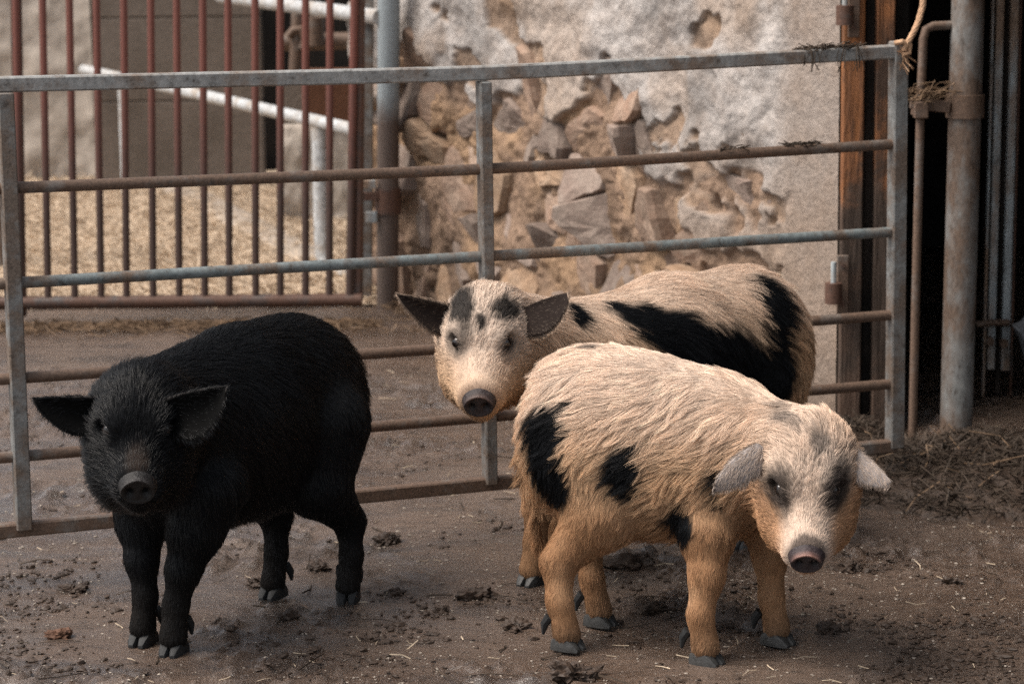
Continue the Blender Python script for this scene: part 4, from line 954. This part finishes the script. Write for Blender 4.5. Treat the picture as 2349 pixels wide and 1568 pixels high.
# ---------------------------------------------------------------- large patched pig at the back
fwK = nrm(np.array([-0.84, -0.54, 0])); latK = np.array([-fwK[1], fwK[0], 0])
hipK, shK = np.array([0.565, 6.40, 0.475]), np.array([0.215, 6.17, 0.455])
def paint_back(I, ln, dens):
    V = I['V']; n = len(V); z = V[:, 2]
    c = np.tile(TAN, (n, 1)); c = mixc(c, sst(0.50, 0.70, z) * 0.9, CREAM); c = mixc(c, sst(0.42, 0.20, z) * 0.9, ORANGE)  # pale back: own cream coat with some top light put into it
    hd = I['rw']['crown'] + I['rw']['cheek'] + I['rw']['muzzle'] + I['rw']['brow'] + I['rw']['jaw']; c = mixc(c, hd * sst(0.46, 0.60, z) * 0.85, (0.70, 0.57, 0.47))
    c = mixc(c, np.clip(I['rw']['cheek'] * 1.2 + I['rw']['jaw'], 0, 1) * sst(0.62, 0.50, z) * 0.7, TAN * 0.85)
    c = mixc(c, np.clip(0.6 * fbm(V * 9, 77, 3), 0, 1) * 0.8, ORANGE * 1.2)
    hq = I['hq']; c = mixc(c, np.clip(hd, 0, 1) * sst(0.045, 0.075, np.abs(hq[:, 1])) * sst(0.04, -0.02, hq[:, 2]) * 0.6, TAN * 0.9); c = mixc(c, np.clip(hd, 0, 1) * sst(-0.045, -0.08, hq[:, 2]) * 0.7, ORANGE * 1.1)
    m = np.zeros(n); near = 5.93
    sl = nrm(fwK * -0.80 + WZ * -0.45); sl2 = nrm(np.cross(latK, sl))
    for (px, py, dy, rad, ax, sd_) in (
            (1322, 722, 6.02, (0.035, 0.10, 0.028), None, 1), (1440, 705, 6.05, (0.055, 0.10, 0.022), (sl, latK, sl2), 2), (1540, 760, 6.08, (0.20, 0.12, 0.060), (sl, latK, sl2), 3),
            (1690, 855, 6.16, (0.20, 0.12, 0.125), (sl, latK, sl2), 4), (1775, 690, 6.28, (0.055, 0.12, 0.10), None, 5), (1785, 830, 6.22, (0.055, 0.11, 0.16), None, 6), (1864, 720, 6.45, (0.05, 0.10, 0.07), None, 7)):
        m = np.maximum(m, blob(I, D(px, py, dy), rad, ax, 0.22, sd_, 0.30))
    for (px, py, dy, rad, sd_) in ((1058, 705, 5.88, (0.06, 0.030, 0.060), 8), (1160, 708, 5.88, (0.05, 0.036, 0.034), 9), (1104, 740, 5.84, (0.03, 0.016, 0.022), 10)):
        m = np.maximum(m, 0.95 * blob(I, D(px, py, dy), (rad[1], 0.12, rad[2]), np.array([[1, 0, 0], [0, 1, 0], [0, 0, 1.]]), 0.45, sd_, 0.75))
    ey = np.maximum(blob(I, I['hp'](0.36, .052, .046), (.048, .034, .042), I['hax'], 0.6, 11), blob(I, I['hp'](0.36, -.052, .046), (.048, .034, .042), I['hax'], 0.6, 12))
    c = mixc(c, m, BLK * 1.1); c = mixc(c, ey * 0.85, (0.05, 0.042, 0.038))
    mz = blob(I, I['hp'](0.90, 0, 0.0), (.035, .06, .05), I['hax'], 0.5, 13); c = mixc(c, mz * 0.6, (0.20, 0.13, 0.10))
    c = mixc(c, I['ear'] * (1 - I['inner']) * 0.7, (0.30, 0.21, 0.15)); c = mixc(c, I['inner'] * 0.9, (0.03, 0.022, 0.018))
    sk = c * 0.75; sk = mixc(sk, I['inner'], (0.022, 0.016, 0.014))
    return c, sk, ln * (1 + 0.5 * I['rw']['crown']), dens
K_ = dict(origin=(0.35, 6.25, 0), heading=fwK[:2], lo=(-0.42, 5.45, -0.05), hi=(0.95, 6.85, 0.92), seed=202, count=105000, locks=6000, clump=0.7, rad=0.00041, wave=0.34, len=0.058, lift=0.12, leg_len=0.016, face_len=0.018, ear_len=0.014,
    torso=[(hipK, (0.185, 0.175, 0.220)), ((hipK + shK) / 2 + WZ * 0.006, (0.25, 0.190, 0.225)), (shK, (0.20, 0.160, 0.19))],
    neck=[(shK - fwK * 0.02 + WZ * 0.02, D(1135, 775, 5.98), 0.150, 0.115)],
    head=D(1112, 768, 5.93), snout=D(1098, 930, 5.69), head_scale=1.06,
    legs=[front_leg(1224, 1338, fwK, (0.10, 6.08, 0.36), (-0.55, -0.85)), front_leg(1270, 1300, fwK, (0.14, 6.24, 0.36), (-0.6, -0.8)),
          hind_leg(1720, 1255, fwK, (0.60, 6.32, 0.42), (-0.8, -0.6)), hind_leg(1660, 1215, fwK, (0.54, 6.50, 0.42), (-0.8, -0.6))],
    tail=[hipK - fwK * 0.16 + WZ * 0.05, hipK - fwK * 0.195 - WZ * 0.02 + latK * 0.0, hipK - fwK * 0.20 - WZ * 0.16, hipK - fwK * 0.185 - WZ * 0.27],
    ears=[dict(shape=(D(1030, 705, 5.93), D(907, 674, 5.90), nrm(np.array([0.22, 0, -1.0])), nrm(np.array([0.30, -0.95, -0.1])), 0.012, 0.088, 0.015)),
          dict(shape=(D(1180, 722, 5.92), D(1304, 670, 5.86), nrm(np.array([0.35, -0.55, -0.75])), nrm(np.array([0.05, -0.75, -0.65])), 0.026, 0.075, 0.02))],
    paint=paint_back, snout_col=(0.035, 0.027, 0.027), rim_col=(0.13, 0.08, 0.065), hoof_mat=M['hoof'])
build_pig('pig', 'largest tan pig with a broad black flank patch, standing behind with raised head', K_)

# ---------------------------------------------------------------- pale spotted pig in front
fwF = nrm(np.array([0.93, -0.37, 0])); latF = np.array([-fwF[1], fwF[0], 0])
hipF, miF, shF = np.array([0.175, 5.635, 0.435]), np.array([0.295, 5.585, 0.425]), np.array([0.43, 5.53, 0.405])
def paint_front(I, ln, dens):
    V = I['V']; n = len(V); z = V[:, 2]
    c = np.tile(TAN, (n, 1)); c = mixc(c, sst(0.40, 0.60, z) * 0.95, CREAM); c = mixc(c, sst(0.42, 0.22, z) * 0.95, ORANGE); c = mixc(c, I['rw']['leg'] * sst(0.36, 0.26, z) * 0.7, ORANGE)  # cream above, orange below; part of the paleness is painted top light
    c = mixc(c, I['rw']['leg'] * np.clip(0.2 + 1.2 * fbm(V * 14, 79, 3), 0, 1) * 0.45, TAN); c = mixc(c, sst(0.10, 0.03, z) * 0.6, (0.10, 0.065, 0.042))
    hd = I['rw']['crown'] + I['rw']['brow'] + I['rw']['muzzle']; c = mixc(c, hd * 0.85, (0.68, 0.56, 0.47))
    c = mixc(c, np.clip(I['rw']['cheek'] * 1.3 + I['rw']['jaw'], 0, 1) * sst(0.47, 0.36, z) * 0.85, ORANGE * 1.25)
    c = mixc(c, np.clip(0.55 * fbm(V * 10, 78, 3), 0, 1) * 0.7, ORANGE * 1.3)
    hq = I['hq']; onh = np.clip(sum(I['rw'][k] for k in ('crown', 'cheek', 'brow', 'muzzle', 'jaw')), 0, 1)
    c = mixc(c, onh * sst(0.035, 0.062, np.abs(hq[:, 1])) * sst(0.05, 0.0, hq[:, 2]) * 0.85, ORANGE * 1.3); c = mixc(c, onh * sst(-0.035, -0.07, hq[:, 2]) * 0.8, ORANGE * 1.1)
    m = np.zeros(n); tl = nrm(fwF * 0.30 + WZ * 1.0); tl2 = nrm(np.cross(latF, tl))
    for (px, py, dy, rad, ax, sd_) in ((1252, 1015, 5.50, (0.055, 0.09, 0.125), None, 1), (1262, 1095, 5.48, (0.045, 0.08, 0.07), None, 2), (1298, 950, 5.46, (0.022, 0.08, 0.05), None, 3), (1443, 1070, 5.40, (0.076, 0.09, 0.052), (tl, latF, tl2), 4),
                                (1550, 1205, 5.38, (0.040, 0.08, 0.050), None, 5), (1365, 796, 5.58, (0.035, 0.08, 0.008), None, 6), (1660, 1075, 5.37, (0.025, 0.04, 0.03), None, 7), (1650, 1130, 5.37, (0.02, 0.05, 0.02), None, 8)):
        m = np.maximum(m, blob(I, D(px, py, dy), rad, ax, 0.18, sd_, 0.26))
    c = mixc(c, m, BLK * 1.1)
    E3 = np.eye(3)
    for (px, py, dy, rad, st_, sd_) in ((1815, 962, 5.36, (.030, .09, .030), 0.75, 9), (1878, 1015, 5.27, (.020, .08, .030), 0.7, 10)):
        c = mixc(c, blob(I, D(px, py, dy), rad, E3, 0.5, sd_, 0.45) * st_, (0.06, 0.058, 0.058))
    ey = np.maximum(blob(I, I['hp'](0.32, .052, .042), (.072, .034, .054), I['hax'], 0.36, 11), blob(I, I['hp'](0.32, -.052, .042), (.072, .034, .054), I['hax'], 0.36, 12)); c = mixc(c, ey * 0.95, (0.028, 0.022, 0.02))
    mz = blob(I, I['hp'](0.93, 0, 0.012), (.030, .05, .045), I['hax'], 0.4, 13); c = mixc(c, mz * 0.8, (0.07, 0.055, 0.05))
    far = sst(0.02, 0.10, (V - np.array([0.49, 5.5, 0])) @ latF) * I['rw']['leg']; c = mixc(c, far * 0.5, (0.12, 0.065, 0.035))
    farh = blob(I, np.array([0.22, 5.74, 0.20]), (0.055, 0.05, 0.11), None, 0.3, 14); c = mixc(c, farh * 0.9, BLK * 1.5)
    c = mixc(c, I['ear'] * (1 - I['inner']) * 0.75, (0.42, 0.37, 0.34)); c = mixc(c, I['inner'] * 0.9, (0.03, 0.023, 0.022))
    sk = c * 0.75; sk = mixc(sk, I['ear'] * (1 - I['inner']), (0.30, 0.27, 0.26)); sk = mixc(sk, I['inner'], (0.035, 0.022, 0.022))
    return c, sk, ln * (1 + 0.3 * I['rw']['crown']), dens
F_ = dict(origin=(0.32, 5.58, 0), heading=fwF[:2], lo=(-0.15, 4.95, -0.05), hi=(0.95, 5.98, 0.82), seed=303, count=125000, locks=5000, clump=0.72, rad=0.00041, wave=0.50, len=0.066, lift=0.13, leg_len=0.018, face_len=0.017, ear_len=0.014,
    torso=[(hipF, (0.160, 0.165, 0.200)), (miF, (0.190, 0.178, 0.200)), (shF, (0.150, 0.155, 0.175))],
    neck=[(shF + fwF * 0.02 + WZ * 0.02, D(1845, 1060, 5.36), 0.138, 0.108)],
    head=D(1852, 1086, 5.32), snout=D(1850, 1290, 5.12), head_scale=1.04,
    legs=[front_leg(1612, 1520, fwF, (0.42, 5.45, 0.33), (0.75, -0.66), 1.04), front_leg(1775, 1475, fwF, (0.53, 5.60, 0.33), (0.75, -0.66)),
          hind_leg(1298, 1487, fwF, (0.165, 5.56, 0.38), (0.8, -0.6), 1.05), hind_leg(1372, 1432, fwF, (0.205, 5.74, 0.38), (0.8, -0.6))],
    tail=[hipF - fwF * 0.135 + WZ * 0.0, hipF - fwF * 0.160 - WZ * 0.05, hipF - fwF * 0.150 - WZ * 0.14, hipF - fwF * 0.13 - WZ * 0.25],
    ears=[dict(shape=(D(1752, 1030, 5.30), D(1640, 1112, 5.20), nrm(np.array([0.6, -0.1, -0.75])), nrm(np.array([-0.30, 0.30, -0.9])), 0.030, 0.036, 0.02)),
          dict(shape=(D(1925, 1010, 5.32), D(2046, 1103, 5.26), nrm(np.array([-0.45, -0.60, -0.66])), nrm(np.array([-0.35, 0.40, -0.85])), 0.022, 0.050, 0.02))],
    paint=paint_front, snout_col=(0.035, 0.027, 0.030), rim_col=(0.42, 0.22, 0.17), hoof_mat=M['hoof'])
build_pig('pig', 'pale shaggy pig with black spots and lowered head standing nearest of the three', F_)

# ================================================================== small things on the ground
def lumps(name, centers, sizes, seed, flat=0.55):
    """rough pebble-like lumps in one mesh"""
    r = np.random.default_rng(seed); t = (1 + 5 ** 0.5) / 2
    iv = nrm(np.array([(-1, t, 0), (1, t, 0), (-1, -t, 0), (1, -t, 0), (0, -1, t), (0, 1, t), (0, -1, -t), (0, 1, -t), (t, 0, -1), (t, 0, 1), (-t, 0, -1), (-t, 0, 1)]))
    fi = np.array([(0, 11, 5), (0, 5, 1), (0, 1, 7), (0, 7, 10), (0, 10, 11), (1, 5, 9), (5, 11, 4), (11, 10, 2), (10, 7, 6), (7, 1, 8), (3, 9, 4), (3, 4, 2), (3, 2, 6), (3, 6, 8), (3, 8, 9), (4, 9, 5), (2, 4, 11), (6, 2, 10), (8, 6, 7), (9, 8, 1)])
    n = len(centers); sc = np.asarray(sizes)[:, None, None] * np.stack([r.uniform(0.6, 1.5, n), r.uniform(0.6, 1.4, n), r.uniform(0.6, 1.1, n) * flat], -1)[:, None, :]
    v = iv[None] * sc * r.uniform(0.65, 1.25, (n, 12, 1)); a = r.uniform(0, 6.28, n); ca, sa = np.cos(a)[:, None], np.sin(a)[:, None]
    v = np.stack([v[..., 0] * ca - v[..., 1] * sa, v[..., 0] * sa + v[..., 1] * ca, v[..., 2]], -1) + np.asarray(centers)[:, None]
    return mesh_np(name, v.reshape(-1, 3), (fi[None] + (np.arange(n) * 12)[:, None, None]).reshape(-1, 3), False)
r = np.random.default_rng(77)
def scatter(n, ymin=5.0, ymax=9.0, dens=None, thr=0.0):
    m_ = n if dens is None else n * 14
    y = ymin + (ymax - ymin) * r.random(m_) ** 1.8; x = r.uniform(-0.22, 0.22, m_) * y
    if dens is not None:
        k = fbm(np.stack([x * dens, y * dens, np.full(m_, 0.3)], -1), 91, 3) > thr + r.uniform(-0.2, 0.2, m_); x, y = x[k][:n], y[k][:n]
    return np.stack([x, y], -1)
p = np.concatenate([scatter(5500), scatter(2600, 5.0, 6.6, 1.3, 0.12)]); q = np.concatenate([p, (ground_height(p[:, 0], p[:, 1]) + 0.001)[:, None]], 1)
obj('grit', lumps('grit', q, r.gamma(2.0, 0.0008, len(q)).clip(0.0007, 0.004), 1, 0.5), M['chip'], kind='stuff', label='pale grit and chips scattered over the mud', category='grit')
p = np.concatenate([scatter(4200, dens=2.6, thr=0.20), scatter(2600, 5.1, 6.4, 3.4, 0.30)]); q = np.concatenate([p, (ground_height(p[:, 0], p[:, 1]) + 0.002)[:, None]], 1)
obj('mud_crumbs', lumps('mud_crumbs', q, r.gamma(1.3, 0.0026, len(q)).clip(0.0012, 0.014), 2, 0.55), M['mud'], kind='stuff', label='dark crumbs of trodden mud across the yard', category='mud')
p = scatter(260); q = np.concatenate([p, (ground_height(p[:, 0], p[:, 1]) + 0.004)[:, None]], 1)
obj('straw_bits', straw_mesh('straw_bits', q, 0.045, 0.0011, 3, 0.08, 0.12), M['straw_pale'], kind='stuff', label='short pale straw bits trodden into the mud', category='straw')
p = scatter(170); q = np.concatenate([p, (ground_height(p[:, 0], p[:, 1]) + 0.004)[:, None]], 1)
obj('dark_stalks', straw_mesh('dark_stalks', q, 0.10, 0.0019, 5, 0.05, 0.10), M['straw_dark'], kind='stuff', label='dark wet stalks lying on the mud', category='stalks')

import bmesh
def clod(px, py, size, label, mat, seed, n=26):
    c = G(px, py); k = size * c[1] / FPX; bm = bmesh.new(); bmesh.ops.create_icosphere(bm, subdivisions=4, radius=1.0)
    P = np.array([v.co[:] for v in bm.verts]); nz = fbm(P * 1.6 + seed * 7.7, 60 + seed, 4); nf = np.abs(fbm(P * 5 + seed, 80 + seed, 3))
    P = P * (0.62 + 0.75 * nz + 0.40 * nf)[:, None] * np.array([1.0, 0.85, 0.55]) * k * 1.15
    for v, q in zip(bm.verts, P): v.co = q
    me = bpy.data.meshes.new('mud_clod'); bm.to_mesh(me); bm.free()
    obj('mud_clod', me, mat, None, (c[0], c[1], float(ground_height(np.array([c[0]]), np.array([c[1]]))[0]) + 0.02 * k), label=label, category='mud clod', group='mud clods on the yard floor')
clod(137, 1462, 36, 'reddish brown mud clod lying alone before the black pig at the lower left corner', M['mud_red'], 1)
clod(905, 1356, 24, 'small dark mud clod right of the black pig\'s hind hoof', M['mud'], 2)
clod(1008, 1400, 26, 'flat dark mud clod midway between the black pig and the pale pig', M['mud'], 3)
clod(890, 1236, 40, 'thin smear of dark mud just below the gate\'s bottom rail', M['mud'], 4)
clod(1310, 1552, 78, 'large crumbled mud heap at the bottom edge below the pale pig', M['mud'], 5, 60)
clod(505, 1432, 30, 'dark mud clod beside the black pig\'s front hooves', M['mud'], 6)
clod(165, 1348, 34, 'low dark mud clod beyond the reddish clod', M['mud'], 7)
clod(1462, 1298, 62, 'broad rough mud heap under the pale pig\'s belly', M['mud'], 8, 50)
clod(1100, 1368, 52, 'crumbly mud clod in front of the patched pig\'s front hoof', M['mud'], 9, 36)
clod(1945, 1300, 44, 'dark mud clod next to the pale pig\'s snout', M['mud'], 10, 34)
clod(660, 1420, 30, 'dark mud clod under the black pig\'s belly', M['mud'], 11)
clod(735, 1305, 30, 'long dark mud clod between the black pig\'s hind legs', M['mud'], 12)
clod(850, 1465, 26, 'oval dark mud clod in the open ground before the pigs', M['mud'], 13)

clod(1180, 1440, 40, 'crumbled mud clod left of the pale pig\'s hind hoof', M['mud'], 14)
clod(590, 1335, 34, 'dark mud clod just beyond the black pig\'s far hind hoof', M['mud'], 15)
clod(1500, 1400, 46, 'wide dark mud clod between the pale pig\'s front and hind legs', M['mud'], 16)
clod(1900, 1440, 36, 'small dark mud clod right of the pale pig\'s far front hoof', M['mud'], 17)
clod(2180, 1330, 34, 'lone dark mud clod on the open ground toward the straw heap', M['mud'], 18)

# straw and manure heap at the gate's foot, barn shade deepened in its colour
hx_, hy_ = np.linspace(0.70, 1.75, 90), np.linspace(6.30, 7.75, 100); X, Y = np.meshgrid(hx_, hy_)
def heap_h(x, y):
    p = np.stack([x, y, np.zeros_like(x)], -1); e = ((x - 1.26) / 0.50) ** 2 + ((y - 7.02) / 0.46) ** 2
    e2 = ((x - 0.95) / 0.20) ** 2 + ((y - 7.45) / 0.22) ** 2
    return np.maximum(0.105 * (1 - e), 0.09 * (1 - e2)) + 0.030 * fbm(p * 6, 95, 4) + 0.012 * fbm(p * 25, 96, 3) - 0.012
Z = heap_h(X, Y); V = np.stack([X, Y, np.maximum(Z, -0.02)], -1).reshape(-1, 3); nx = len(hx_); ii = (np.arange(len(hy_) - 1)[:, None] * nx + np.arange(nx - 1)[None]).reshape(-1)
heap = obj('straw_heap', mesh_np('straw_heap', V, np.stack([ii, ii + 1, ii + nx + 1, ii + nx], 1)), M['mud'], kind='stuff', label='rotting straw heap, darkened in colour for barn shade, at the foot of gate and post', category='straw heap')
n = 5200; x = r.uniform(0.72, 1.75, n); y = r.uniform(6.35, 7.72, n); z = heap_h(x, y); k_ = z > 0.004
obj('rotten_straw', straw_mesh('rotten_straw', np.stack([x, y, z + 0.006], -1)[k_], 0.085, 0.0018, 6, 0.35, 0.22), M['straw_dark'], heap, kind='stuff')
n = 160; x = r.uniform(0.72, 1.75, n); y = r.uniform(6.35, 7.72, n); z = heap_h(x, y); k_ = z > 0.004
obj('brown_straw', straw_mesh('brown_straw', np.stack([x, y, z + 0.012], -1)[k_], 0.11, 0.0017, 8, 0.35, 0.2), M['straw_brown'], heap, kind='stuff')
# straw along the foot of the stone wall and the bar gate
n = 1300; t_ = r.random(n); w_ = r.gamma(1.5, 0.05, n); q = WA[None] + WD[None] * (t_ * WL)[:, None] + WN[None] * w_[:, None]; q[:, 2] = 0.012
obj('wall_foot_straw', straw_mesh('wall_foot_straw', q, 0.09, 0.0018, 12, 0.3, 0.2), M['straw_brown'], kind='stuff', label='brown straw litter along the foot of the stone wall', category='straw')
n = 900; q = np.stack([r.uniform(BL[0] - 0.1, BR[0] + 0.1, n), BL[1] - r.gamma(1.5, 0.05, n), np.full(n, 0.01)], -1)
obj('gate_foot_straw', straw_mesh('gate_foot_straw', q, 0.10, 0.0018, 13, 0.2, 0.15), M['straw_brown'], kind='stuff', label='brown straw litter under the bar gate', category='straw')

# straw caught on the gate
def tuft(pts_px, n, length, label, seed, hang=0):
    rr_ = np.random.default_rng(seed); a, b_ = gp(*pts_px[0]), gp(*pts_px[1]); c = (a + b_) / 2; t_ = rr_.random(n) ; q = a + (b_ - a) * t_[:, None] - c
    q[:, 2] += rr_.uniform(0, 0.008, n) + 0.012; q += gn[None] * rr_.uniform(-0.016, 0.016, (n, 1))
    d = nrm(gd[None] * rr_.choice([-1, 1], n)[:, None] + rr_.normal(0, 0.28, (n, 3)))
    if hang:
        k = rr_.random(n) < 0.16; d[k] = nrm(np.array([0, 0, -1.0]) + rr_.normal(0, 0.18, (k.sum(), 3))); q[k, 2] -= length * 0.5; q[k] += (gn if np.dot(gn, CAMP - a) > 0 else -gn) * 0.024
    obj('straw_tuft', straw_mesh('straw_tuft', q, length, 0.0014, seed, 0, 0.18, d), M['straw_dark'], None, tuple(c), label=label, category='straw', group='straw caught on the gate rails')
tuft(((1838, 127), (1965, 121)), 120, 0.055, 'dark straw tangled on the gate\'s top rail near its post end', 21, 1)
tuft(((1800, 348), (1880, 343)), 45, 0.032, 'straw tuft stuck on the second gate rail, nearer the wooden door frame', 22)
tuft(((1655, 357), (1725, 353)), 26, 0.026, 'small dark straw clump on the second gate rail, farther from the door frame', 23)
tuft(((2095, 205), (2160, 212)), 60, 0.07, 'wisp of straw wound round the rod beside the rusty post', 24) if False else None
c = D(2135, 215, PB[1] - 0.05); rr_ = np.random.default_rng(31); q = rr_.normal(0, 1, (70, 3)) * np.array([0.035, 0.012, 0.012]); d = nrm(np.array([1, 0, 0.15]) + rr_.normal(0, 0.45, (70, 3)))
obj('straw_tuft', straw_mesh('straw_tuft', q, 0.06, 0.0013, 24, 0, 0.35, d), M['straw_brown'], None, tuple(c), label='wisp of straw wound around the hinge strap of the rusty post', category='straw', group='straw caught on the gate rails')

# frayed twine tied at the gate's corner
a = gp(2078, 108); tw = thing('twine', 'frayed pale baling twine tied to the gate corner and pulled upwards', 'twine', tuple(a))
path = [D(2072, 118, a[1] - 0.025), D(2082, 98, a[1] - 0.03), D(2096, 74, a[1] - 0.02), D(2108, 46, a[1] - 0.01), D(2117, 12, a[1]), D(2119, -30, a[1] + 0.01), D(2117, -120, a[1] + 0.02), D(2112, -800, a[1] + 0.02)]
path = np.array(path)
for s_ in range(7):
    pts = []
    for i, q in enumerate(np.linspace(0, len(path) - 1, 40)):
        i0 = min(int(q), len(path) - 2); pt = path[i0] + (path[i0 + 1] - path[i0]) * (q - i0); an = q * 2.0 + s_ * 0.9
        pts.append(pt + np.array([math.cos(an), math.sin(an), 0.2 * math.sin(an * 1.7)]) * 0.0055)
    b = MB(); b.tube(pts, 0.0035, 6); b.build('strand', M['twine'], tw, org=a)
b = MB(); b.tube([D(2052, 100, a[1] - 0.028), D(2070, 96, a[1] - 0.034), D(2088, 103, a[1] - 0.028), D(2086, 122, a[1] - 0.024), D(2070, 126, a[1] - 0.03)], 0.007, 8); b.build('knot', M['twine'], tw, org=a)
q = np.tile(path[0] - a, (26, 1)) + rr_.normal(0, 0.006, (26, 3)); q[:, 2] -= 0.02; d = nrm(np.array([0.25, -0.1, -1.0]) + rr_.normal(0, 0.35, (26, 3)))
obj('frayed_end', straw_mesh('frayed_end', q, 0.06, 0.0012, 41, 0, 0.2, d), M['twine'], tw)
